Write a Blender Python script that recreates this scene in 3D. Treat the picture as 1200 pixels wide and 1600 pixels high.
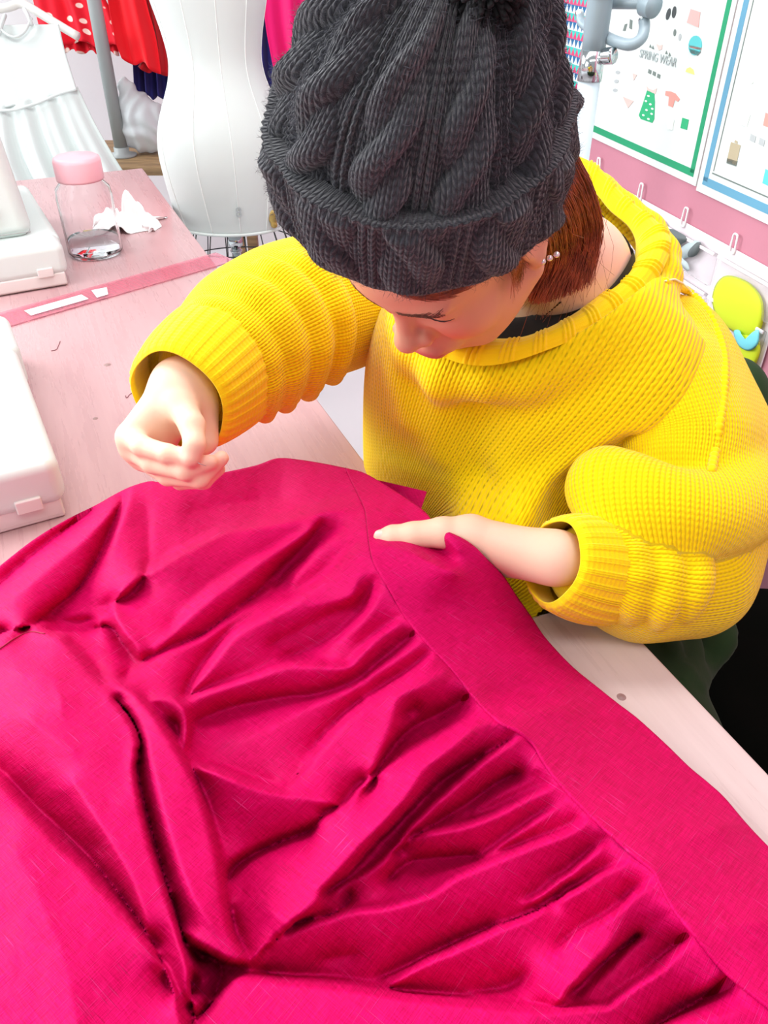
import bpy, bmesh, math, random
import numpy as np
from mathutils import Vector, Matrix

for _o in list(bpy.data.objects):
    bpy.data.objects.remove(_o)
random.seed(7)
RNG = np.random.default_rng(7)
SC = bpy.context.scene
COL = SC.collection

# ------------------------------------------------------------------ camera
PITCH = math.radians(36.8)
FPX = 1250.0                       # focal length in pixels of the 1200x1600 frame
CAM = np.array([0.0, 0.0, 1.32])
cam_data = bpy.data.cameras.new('camera')
cam = bpy.data.objects.new('camera', cam_data)
COL.objects.link(cam)
cam.location = CAM
cam.rotation_euler = (math.pi / 2 - PITCH, 0, 0)
cam_data.sensor_fit = 'VERTICAL'
cam_data.sensor_height = 32.0
cam_data.lens = 32.0 * FPX / 1600.0
cam_data.clip_start = 0.02
SC.camera = cam
cR = np.array([1.0, 0, 0])
cU = np.array([0, math.sin(PITCH), math.cos(PITCH)])
cW = np.array([0, math.cos(PITCH), -math.sin(PITCH)])

def ray(u, v):
    u = np.asarray(u, float); v = np.asarray(v, float)
    return ((u - 600) / FPX)[..., None] * cR + ((800 - v) / FPX)[..., None] * cU + cW

def PZ(u, v, z):
    """point where the pixel's ray meets the horizontal plane at height z"""
    d = ray(u, v)
    t = (np.asarray(z, float) - CAM[2]) / d[..., 2]
    return CAM + d * t[..., None]

def PD(u, v, depth):
    """point on the pixel's ray at a distance measured along the optical axis"""
    return CAM + ray(u, v) * np.asarray(depth, float)[..., None]

# ------------------------------------------------------------------ light
SC.view_settings.view_transform = 'Standard'
SC.view_settings.look = 'None'
SC.view_settings.gamma = 1.0
SC.view_settings.use_curve_mapping = False
SC.view_settings.exposure = 0.32
world = bpy.data.worlds.new('room_light')
SC.world = world
world.use_nodes = True
world.node_tree.nodes['Background'].inputs[0].default_value = (0.93, 0.97, 1.0, 1)
world.node_tree.nodes['Background'].inputs[1].default_value = 0.40

def area(name, loc, target, sx, sy, power, col=(1, 1, 1)):
    l = bpy.data.lights.new(name, 'AREA')
    l.shape = 'RECTANGLE'; l.size = sx; l.size_y = sy; l.energy = power; l.color = col
    o = bpy.data.objects.new(name, l); COL.objects.link(o)
    o.location = loc
    o.rotation_euler = (Vector(target) - Vector(loc)).to_track_quat('-Z', 'Y').to_euler()
    return o
# two rows of ceiling tubes and the daylight from the window side at the back left
area('ceiling_light', (-0.3, 1.2, 2.55), (-0.3, 1.15, 0), 2.2, 0.5, 30, (1, 0.99, 0.97))
area('ceiling_light', (0.3, -0.3, 2.55), (0.3, -0.2, 0), 2.2, 0.5, 17, (1, 0.99, 0.97))
area('window_light', (-3.4, 2.5, 2.6), (0.1, 0.8, 0.85), 2.4, 1.9, 130, (0.95, 0.98, 1.0))
area('window_light', (-1.9, 0.15, 1.55), (-0.3, 0.45, 0.8), 1.1, 1.2, 26, (0.95, 0.98, 1.0))

def spot(name, loc, target, power, ang, blend, size):
    l = bpy.data.lights.new(name, 'SPOT'); l.energy = power; l.spot_size = math.radians(ang); l.spot_blend = blend; l.shadow_soft_size = size
    o = bpy.data.objects.new(name, l); COL.objects.link(o); o.location = loc
    o.rotation_euler = (Vector(target) - Vector(loc)).to_track_quat('-Z', 'Y').to_euler()
    return o
# added spot without a fixture, makes the bright glare on the pocket organiser
spot('glare_spot', (0.50, 0.95, 1.95), (0.715, 1.09, 0.90), 26, 26, 1.0, 0.03)

# ------------------------------------------------------------------ materials
def mat(name, col, rough=0.6, metal=0.0, spec=0.5, **kw):
    m = bpy.data.materials.new(name); m.use_nodes = True
    b = m.node_tree.nodes['Principled BSDF']
    b.inputs['Base Color'].default_value = (*col, 1)
    b.inputs['Roughness'].default_value = rough
    b.inputs['Metallic'].default_value = metal
    b.inputs['Specular IOR Level'].default_value = spec
    for k, v in kw.items():
        b.inputs[k.replace('_', ' ')].default_value = v
    return m

def srgb(r, g, b):
    f = lambda c: (c / 255 / 12.92) if c <= 10 else ((c / 255 + 0.055) / 1.055) ** 2.4
    return (f(r), f(g), f(b))

class NT:
    """small helper to write node trees"""
    def __init__(s, m):
        s.t = m.node_tree; s.n = s.t.nodes; s.b = s.n['Principled BSDF']
    def node(s, kind, **kw):
        n = s.n.new(kind)
        for k, v in kw.items():
            if k.startswith('i_'):
                key = k[2:]
                key = int(key) if key.isdigit() else key.replace('_', ' ')
                s.put(n.inputs[key], v)
            else:
                setattr(n, k, v)
        return n
    def put(s, sock, v):
        if hasattr(v, 'is_output') or isinstance(v, bpy.types.NodeSocket):
            s.t.links.new(v, sock)
        elif isinstance(v, (tuple, list)) and len(v) == 3 and sock.type == 'RGBA':
            sock.default_value = (*v, 1)
        else:
            sock.default_value = v
    def math(s, op, a, b=None, c=None, clamp=False):
        n = s.n.new('ShaderNodeMath'); n.operation = op; n.use_clamp = clamp
        for i, x in enumerate((a, b, c)):
            if x is not None: s.put(n.inputs[i], x)
        return n.outputs[0]
    def noise(s, vec, scale, detail=3, rough=0.5, out=0):
        n = s.node('ShaderNodeTexNoise', i_Scale=scale, i_Detail=detail, i_Roughness=rough)
        if vec is not None: s.put(n.inputs['Vector'], vec)
        return n.outputs[out]
    def mapping(s, vec, scale=(1, 1, 1), rot=(0, 0, 0), loc=(0, 0, 0)):
        n = s.n.new('ShaderNodeMapping')
        s.put(n.inputs['Vector'], vec)
        n.inputs['Scale'].default_value = scale; n.inputs['Rotation'].default_value = rot
        n.inputs['Location'].default_value = loc
        return n.outputs[0]
    def coord(s, which='Object'):
        return s.n.new('ShaderNodeTexCoord').outputs[which]
    def attr(s, name, out='Vector'):
        return s.node('ShaderNodeAttribute', attribute_name=name).outputs[out]
    def ramp(s, fac, stops):
        n = s.n.new('ShaderNodeValToRGB'); s.put(n.inputs[0], fac)
        e = n.color_ramp.elements
        while len(e) < len(stops): e.new(0.5)
        for el, (p, c) in zip(e, stops):
            el.position = p
            el.color = (*c, 1) if len(c) == 3 else c
        return n.outputs[0]
    def mix(s, fac, a, b, blend='MIX'):
        n = s.n.new('ShaderNodeMix'); n.data_type = 'RGBA'; n.blend_type = blend
        s.put(n.inputs[0], fac); s.put(n.inputs[6], a); s.put(n.inputs[7], b)
        return n.outputs[2]
    def bump(s, height, strength=0.4, dist=0.002, normal=None):
        n = s.node('ShaderNodeBump'); n.inputs['Strength'].default_value = strength
        n.inputs['Distance'].default_value = dist
        s.put(n.inputs['Height'], height)
        if normal is not None: s.put(n.inputs['Normal'], normal)
        return n.outputs[0]
    def color(s, v): s.put(s.b.inputs['Base Color'], v)
    def normal(s, v): s.put(s.b.inputs['Normal'], v)

# ------------------------------------------------------------------ object helpers
def link(o, parent=None):
    COL.objects.link(o)
    if parent is not None: o.parent = parent
    return o

def tag(o, label=None, cat=None, group=None, kind=None):
    if label: o['label'] = label
    if cat: o['category'] = cat
    if group: o['group'] = group
    if kind: o['kind'] = kind
    return o

def empty(name, loc=(0, 0, 0), rz=0.0):
    o = bpy.data.objects.new(name, None)
    o.empty_display_size = 0.05
    o.location = loc; o.rotation_euler = (0, 0, rz)
    return link(o)

def rebase(root):
    """keep the parts where they are in the world under an Empty that is not at the origin"""
    inv = Matrix.LocRotScale(root.location, root.rotation_euler, root.scale).inverted()
    for ch in root.children:
        ch.matrix_parent_inverse = inv

def mesh_obj(name, V, Fc, m, parent=None, smooth=True, uv=None, colors=None):
    me = bpy.data.meshes.new(name)
    V = np.asarray(V, dtype=np.float32).reshape(-1, 3)
    if isinstance(Fc, np.ndarray):
        k = Fc.shape[1]
        me.vertices.add(len(V)); me.vertices.foreach_set('co', V.ravel())
        me.loops.add(Fc.size); me.loops.foreach_set('vertex_index', Fc.ravel().astype(np.int32))
        me.polygons.add(len(Fc))
        me.polygons.foreach_set('loop_start', np.arange(0, Fc.size, k, dtype=np.int32))
        me.polygons.foreach_set('loop_total', np.full(len(Fc), k, dtype=np.int32))
        me.update(calc_edges=True)
    else:
        me.from_pydata(V.tolist(), [], Fc)
    me.validate()
    if smooth:
        me.polygons.foreach_set('use_smooth', np.ones(len(me.polygons), dtype=bool))
    vi = None
    if uv is not None:
        lay = me.uv_layers.new(name='UVMap')
        vi = np.empty(len(me.loops), dtype=np.int32); me.loops.foreach_get('vertex_index', vi)
        lay.data.foreach_set('uv', np.asarray(uv, np.float32)[vi].ravel())
    if colors is not None:
        ca = me.color_attributes.new('Col', 'FLOAT_COLOR', 'POINT')
        c4 = np.ones((len(V), 4), np.float32); c4[:, :3] = colors
        ca.data.foreach_set('color', c4.ravel())
    if m is not None:
        for mm in (m if isinstance(m, (list, tuple)) else [m]): me.materials.append(mm)
    o = bpy.data.objects.new(name, me)
    return link(o, parent)

def grid_faces(n, m, wrap_n=False, wrap_m=False):
    """quads of an n x m vertex grid (row-major)"""
    i = np.arange(n if wrap_n else n - 1); j = np.arange(m if wrap_m else m - 1)
    I, J = np.meshgrid(i, j, indexing='ij')
    I2 = (I + 1) % n; J2 = (J + 1) % m
    return np.stack([I * m + J, I * m + J2, I2 * m + J2, I2 * m + J], -1).reshape(-1, 4)

def bm_obj(name, bm, m, parent=None, smooth=False):
    me = bpy.data.meshes.new(name)
    bmesh.ops.recalc_face_normals(bm, faces=bm.faces[:])
    bm.to_mesh(me); bm.free()
    if smooth:
        me.polygons.foreach_set('use_smooth', np.ones(len(me.polygons), dtype=bool))
    if m is not None: me.materials.append(m)
    return link(bpy.data.objects.new(name, me), parent)

def box_bm(size, loc=(0, 0, 0), rot=None, bevel=0.0, seg=2, bm=None):
    own = bm is None
    b = bmesh.new()
    bmesh.ops.create_cube(b, size=1)
    bmesh.ops.scale(b, vec=size, verts=b.verts)
    if bevel > 0:
        bmesh.ops.bevel(b, geom=b.edges[:] + b.verts[:], offset=bevel, segments=seg, profile=0.5, affect='EDGES')
    if rot is not None: bmesh.ops.transform(b, matrix=rot.to_4x4(), verts=b.verts)
    bmesh.ops.translate(b, vec=loc, verts=b.verts)
    if own: return b
    me = bpy.data.meshes.new('tmp'); b.to_mesh(me); b.free(); bm.from_mesh(me); bpy.data.meshes.remove(me)
    return bm

def catmull(P, n, closed=False):
    """smooth curve through the points, n samples evenly spread"""
    P = np.asarray(P, float)
    K = len(P)
    if closed: Q = np.vstack([P[-1], P, P[0], P[1]]); S = K
    else: Q = np.vstack([2 * P[0] - P[1], P, 2 * P[-1] - P[-2]]); S = K - 1
    out = []
    per = 24
    for i in range(S):
        t = np.linspace(0, 1, per, endpoint=False)[:, None]
        a, b, c, d = Q[i], Q[i + 1], Q[i + 2], Q[i + 3]
        out.append(0.5 * ((2 * b) + (c - a) * t + (2 * a - 5 * b + 4 * c - d) * t ** 2 + (3 * b - a - 3 * c + d) * t ** 3))
    out.append((Q[1] if closed else P[-1])[None])
    C = np.vstack(out)
    L = np.r_[0, np.cumsum(np.linalg.norm(np.diff(C, axis=0), axis=1))]
    s = np.linspace(0, L[-1], n + (1 if closed else 0))
    R = np.stack([np.interp(s, L, C[:, k]) for k in range(C.shape[1])], -1)
    return R[:-1] if closed else R

def frames(P, closed=False):
    """parallel-transport frames along a polyline"""
    P = np.asarray(P, float)
    T = (np.roll(P, -1, 0) - np.roll(P, 1, 0)) if closed else np.gradient(P, axis=0)
    T /= np.linalg.norm(T, axis=1)[:, None] + 1e-12
    a = np.array([0, 0, 1.0]) if abs(T[0][2]) < 0.9 else np.array([1.0, 0, 0])
    N = np.zeros_like(P); n = a - T[0] * (a @ T[0]); N[0] = n / np.linalg.norm(n)
    for i in range(1, len(P)):
        n = N[i - 1] - T[i] * (N[i - 1] @ T[i]); N[i] = n / (np.linalg.norm(n) + 1e-12)
    return T, N, np.cross(T, N)

def tube_geo(P, r, k=8, closed=False, cap=True):
    P = np.asarray(P, float); n = len(P)
    r = np.broadcast_to(np.asarray(r, float), (n,))
    T, N, B = frames(P, closed)
    a = np.linspace(0, 2 * np.pi, k, endpoint=False)
    V = P[:, None] + r[:, None, None] * (np.cos(a)[None, :, None] * N[:, None] + np.sin(a)[None, :, None] * B[:, None])
    V = V.reshape(-1, 3)
    Fq = grid_faces(n, k, wrap_n=closed, wrap_m=True).tolist()
    if cap and not closed:
        Fq.append(list(range(k))[::-1]); Fq.append([(n - 1) * k + i for i in range(k)])
    return V, Fq

def tube(name, P, r, m, parent=None, k=8, closed=False):
    V, Fq = tube_geo(P, r, k, closed)
    return mesh_obj(name, V, Fq, m, parent)

def join_geo(parts):
    Vs, Fs, o = [], [], 0
    for V, Fq in parts:
        Vs.append(np.asarray(V, float)); Fs += [[i + o for i in f] for f in (Fq.tolist() if isinstance(Fq, np.ndarray) else Fq)]
        o += len(V)
    return np.vstack(Vs), Fs

def lathe_geo(prof, k=32, axis_pt=(0, 0, 0)):
    prof = np.asarray(prof, float); n = len(prof)
    a = np.linspace(0, 2 * np.pi, k, endpoint=False)
    V = np.stack([prof[:, 0:1] * np.cos(a), prof[:, 0:1] * np.sin(a), np.repeat(prof[:, 1:2], k, 1)], -1).reshape(-1, 3) + np.asarray(axis_pt)
    return V, grid_faces(n, k, wrap_m=True)

# ------------------------------------------------------------------ implicit surfaces
def smin(a, b, k):
    h = np.maximum(k - np.abs(a - b), 0) / k
    return np.minimum(a, b) - h * h * k * 0.25

def smax(a, b, k): return -smin(-a, -b, k)

def sd_cap(p, a, b, r1, r2):
    a = np.asarray(a, np.float32); b = np.asarray(b, np.float32)
    ab = b - a; pa = p - a
    t = np.clip((pa @ ab) / (ab @ ab + 1e-12), 0, 1)
    q = pa - t[:, None] * ab
    return np.sqrt(np.einsum('ij,ij->i', q, q)) - (r1 + (r2 - r1) * t)

def sd_ell(p, c, r, Rm=None):
    """approximate ellipsoid distance; columns of Rm are its axes"""
    q = p - np.asarray(c, np.float32)
    if Rm is not None: q = q @ np.asarray(Rm, np.float32)
    r = np.asarray(r, np.float32)
    k0 = np.linalg.norm(q / r, axis=1); k1 = np.linalg.norm(q / (r * r), axis=1)
    return k0 * (k0 - 1) / (k1 + 1e-9)

def chain(p, pts, rad, k=0.01):
    d = None
    for i in range(len(pts) - 1):
        e = sd_cap(p, pts[i], pts[i + 1], rad[i], rad[i + 1])
        d = e if d is None else smin(d, e, k)
    return d

def isosurface(f, lo, hi, h, block=8):
    """surface nets of f=0 in the box; f is only sampled near the surface"""
    lo = np.asarray(lo, float); hi = np.asarray(hi, float)
    nb = np.ceil((hi - lo) / (h * block)).astype(int)
    n = nb * block + 1
    bc = np.stack(np.meshgrid(*[np.arange(k) for k in nb], indexing='ij'), -1).reshape(-1, 3)
    cen = lo + (bc + 0.5) * block * h
    dv = f(cen.astype(np.float32))
    act = bc[np.abs(dv) < block * h * 1.25]
    D = np.full(n, 1.0, np.float32)
    # inside fill from the block centres
    Dc = np.repeat(np.repeat(np.repeat(dv.reshape(nb), block, 0), block, 1), block, 2)
    D[:-1, :-1, :-1] = Dc; D[-1] = 1; D[:, -1] = 1; D[:, :, -1] = 1
    off = np.stack(np.meshgrid(*[np.arange(block + 1)] * 3, indexing='ij'), -1).reshape(-1, 3)
    for s in range(0, len(act), 2000):
        idx = (act[s:s + 2000, None] * block + off[None]).reshape(-1, 3)
        v = f((lo + idx * h).astype(np.float32))
        D[idx[:, 0], idx[:, 1], idx[:, 2]] = v
    S = D < 0
    m = np.zeros(n - 1, np.uint8)
    for dx in (0, 1):
        for dy in (0, 1):
            for dz in (0, 1):
                m += S[dx:n[0] - 1 + dx, dy:n[1] - 1 + dy, dz:n[2] - 1 + dz]
    cells = np.argwhere((m > 0) & (m < 8))
    cid = np.full(n - 1, -1, np.int32)
    cid[cells[:, 0], cells[:, 1], cells[:, 2]] = np.arange(len(cells))
    acc = np.zeros((len(cells), 3)); cnt = np.zeros(len(cells))
    cor = [(dx, dy, dz) for dx in (0, 1) for dy in (0, 1) for dz in (0, 1)]
    val = {c: D[cells[:, 0] + c[0], cells[:, 1] + c[1], cells[:, 2] + c[2]] for c in cor}
    for c in cor:
        for ax in range(3):
            if c[ax] == 0:
                e = list(c); e[ax] = 1; e = tuple(e)
                a, b = val[c], val[e]
                x = (a < 0) != (b < 0)
                t = np.where(x, a / np.where(x, a - b, 1), 0)
                pt = np.repeat(np.array(c, float)[None], len(cells), 0); pt[:, ax] += t
                acc[x] += pt[x]; cnt[x] += 1
    V = lo + (cells + acc / cnt[:, None]) * h
    Fs = []
    for ax in range(3):
        b1, b2 = [(1, 2), (2, 0), (0, 1)][ax]
        sl0 = [slice(None)] * 3; sl1 = [slice(None)] * 3
        sl0[ax] = slice(0, -1); sl1[ax] = slice(1, None)
        s0, s1 = S[tuple(sl0)], S[tuple(sl1)]
        e = np.argwhere(s0 != s1)
        ok = (e[:, b1] > 0) & (e[:, b2] > 0) & (e[:, b1] < n[b1] - 1) & (e[:, b2] < n[b2] - 1)
        e = e[ok]
        def c(o1, o2):
            q = e.copy(); q[:, b1] -= o1; q[:, b2] -= o2
            return cid[q[:, 0], q[:, 1], q[:, 2]]
        quad = np.stack([c(1, 1), c(0, 1), c(0, 0), c(1, 0)], -1)
        flip = ~s0[e[:, 0], e[:, 1], e[:, 2]]
        quad[flip] = quad[flip][:, ::-1]
        Fs.append(quad)
    Fq = np.vstack(Fs)
    Fq = Fq[(Fq >= 0).all(1)]
    return V, Fq

def relax(V, Fq, it=2, lam=0.5):
    """laplacian smoothing of a quad mesh"""
    E = np.vstack([Fq[:, [0, 1]], Fq[:, [1, 2]], Fq[:, [2, 3]], Fq[:, [3, 0]]])
    E = np.vstack([E, E[:, ::-1]])
    cnt = np.bincount(E[:, 0], minlength=len(V)).astype(float)[:, None]
    for _ in range(it):
        acc = np.stack([np.bincount(E[:, 0], V[E[:, 1], k], minlength=len(V)) for k in range(3)], -1)
        V = V + lam * (acc / np.maximum(cnt, 1) - V)
    return V
# ================================================================== the room
TZ = 0.72                                             # table tops
def plain_wall(name, col, rough=0.7, scale=60, amt=0.05):
    m = mat(name, col, rough); t = NT(m)
    n = t.noise(t.coord('Object'), scale, 4, 0.6)
    t.color(t.mix(t.math('MULTIPLY', n, amt * 2), col, tuple(c * 0.82 for c in col)))
    t.normal(t.bump(n, 0.12, 0.001))
    return m
M_floor = plain_wall('pale_floor', srgb(226, 230, 232), 0.35, 8, 0.12)
M_wallwhite = plain_wall('white_wall', srgb(240, 242, 243))
M_wallpink = plain_wall('pink_wall', srgb(196, 128, 146), 0.75, 90, 0.10)
M_ceiling = plain_wall('white_ceiling', srgb(240, 240, 238))

WD = np.array([-0.2588, 0.9659, 0.0])                # run of the right wall, away from the camera
WN = np.array([0.9659, 0.2588, 0.0])                 # into that wall
WOFF = 0.99
def wall_hit(u, v, out=0.0):
    """pixel to the right wall's plane, 'out' metres in front of it"""
    d = ray(u, v); t = (WOFF - out - CAM @ WN) / (d @ WN)
    return CAM + d * t[..., None]
WROT = math.atan2(WD[1], WD[0])                       # local x of wall-mounted things = along WD
def struct(name, bm, m, rz=0, loc=(0, 0, 0)):
    o = bm_obj(name, bm, m); o.location = loc; o.rotation_euler = (0, 0, rz); o['kind'] = 'structure'
    return o
cw = WN * WOFF
struct('floor', box_bm((7.2, 7.6, 0.1), (-1.2, 1.6, -0.05)), M_floor)
struct('wall_right', box_bm((6.6, 0.1, 2.7), (0.9, -0.05, 1.35)), M_wallpink, WROT, tuple(cw))
BACK = 4.0
cb = cw + WD * BACK
struct('wall_back', box_bm((0.1, 5.2, 2.7), (0.05, 2.55, 1.35)), M_wallwhite, WROT, tuple(cb))
def wall_box(name, a, z, sa, sz, th, m, parent=None, out=0.0, bevel=0.0):
    """thin box on the right wall, centre a metres along it from its foot point and z high"""
    o = bm_obj(name, box_bm((sa, th, sz), (0, 0, 0), None, bevel), m, parent)
    c = cw + WD * a - WN * (out + th / 2)
    o.location = (c[0], c[1], z); o.rotation_euler = (0, 0, WROT)
    return o
def wall_az(u, v, out=0.0):
    p = wall_hit(u, v, out); return float((p - cw) @ WD), float(p[2])

# ================================================================== tables
TD = np.array([-0.3987, 0.9171, 0.0]); TN = np.array([0.9171, 0.3987, 0.0])
def wood_mat(name, col, dark):
    m = mat(name, col, 0.32, spec=0.45); t = NT(m)
    c = t.coord('Object')
    g = t.noise(t.mapping(c, (1.2, 16, 4)), 4, 6, 0.65)
    g2 = t.noise(t.mapping(c, (0.8, 5, 2)), 2.2, 3, 0.5)
    f = t.math('ADD', t.math('MULTIPLY', g, 0.7), t.math('MULTIPLY', g2, 0.5))
    t.color(t.ramp(f, [(0.40, dark), (0.75, col)]))
    t.put(t.b.inputs['Roughness'], t.math('ADD', t.math('MULTIPLY', g, 0.12), 0.22))
    t.normal(t.bump(g, 0.05, 0.0006))
    return m
M_topA = wood_mat('pink_limed_wood', srgb(192, 156, 158), srgb(180, 142, 145))
M_topB = wood_mat('pale_pink_limed_wood', srgb(206, 190, 187), srgb(195, 178, 175))
M_edge = mat('pink_edge_band', srgb(236, 205, 205), 0.4)
M_leg = mat('white_table_leg', srgb(225, 226, 226), 0.4)
M_knot = mat('wood_knot', srgb(150, 120, 118), 0.5)
cornB = PZ(935, 930, TZ)
farA = PZ(228, 262, TZ)
edgeA = PZ(580, 735, TZ)
rot_t = math.atan2(TD[1], TD[0])
def work_table(name, corner, away, length, width, mtop, label):
    """corner = right-hand corner of the top; away: +1 if the table runs away from the camera"""
    root = empty(name, (corner[0], corner[1], 0), rot_t)
    x0, x1 = (0, length) if away > 0 else (-length, 0)
    top = bm_obj('table_top', box_bm((length, width, 0.028), ((x0 + x1) / 2, width / 2, TZ - 0.014), None, 0.0025), mtop, root)
    bm_obj('frame_rail', box_bm((length - 0.12, 0.03, 0.06), ((x0 + x1) / 2, 0.05, TZ - 0.06)), M_leg, root)
    bm_obj('frame_rail', box_bm((length - 0.12, 0.03, 0.06), ((x0 + x1) / 2, width - 0.05, TZ - 0.06)), M_leg, root)
    for xx in (x0 + 0.06, x1 - 0.06):
        for yy in (0.05, width - 0.05):
            V, Fq = lathe_geo([(0.0, 0.0), (0.016, 0.0), (0.02, 0.3), (0.022, TZ - 0.03), (0, TZ - 0.03)], 16, (xx, yy, 0))
            mesh_obj('leg', V, Fq, M_leg, root)
    tag(root, label, 'table')
    return root
# local y of the tables points left of TD, away from the aisle
tA0 = farA - TD * float((farA - edgeA) @ TD + 0.33)
lenA = float((farA - tA0) @ TD)
offAB = float((cornB - edgeA) @ TN)
nearA = cornB - TN * offAB + TD * 0.004
tabA = work_table('sewing_table', nearA, 1, float((farA - nearA) @ TD), 0.9, M_topA, 'long pink wood-grain table carrying the two sewing machines')
tabB = work_table('cutting_table', cornB, -1, 1.3, 0.95, M_topB, 'pale pink wood table under the skirt with a bare corner showing')
for (u, v, r, tb) in ((971, 1089, 0.0045, tabB), (168, 570, 0.006, tabA), (149, 654, 0.004, tabA)):
    p = PZ(u, v, TZ)
    V, Fq = lathe_geo([(0, 0.0006), (r * 0.45, 0.0006), (r * 0.5, 0.0002), (r * 0.8, 0.0006), (r, 0.0)], 20, (p[0], p[1], TZ))
    k = mesh_obj('wood_knot', V, Fq, M_knot, tb)
for tb in (tabA, tabB):
    inv = Matrix.LocRotScale(tb.location, tb.rotation_euler, tb.scale).inverted()
    for ch in tb.children:
        if ch.name.startswith('wood_knot'): ch.matrix_parent_inverse = inv
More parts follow.
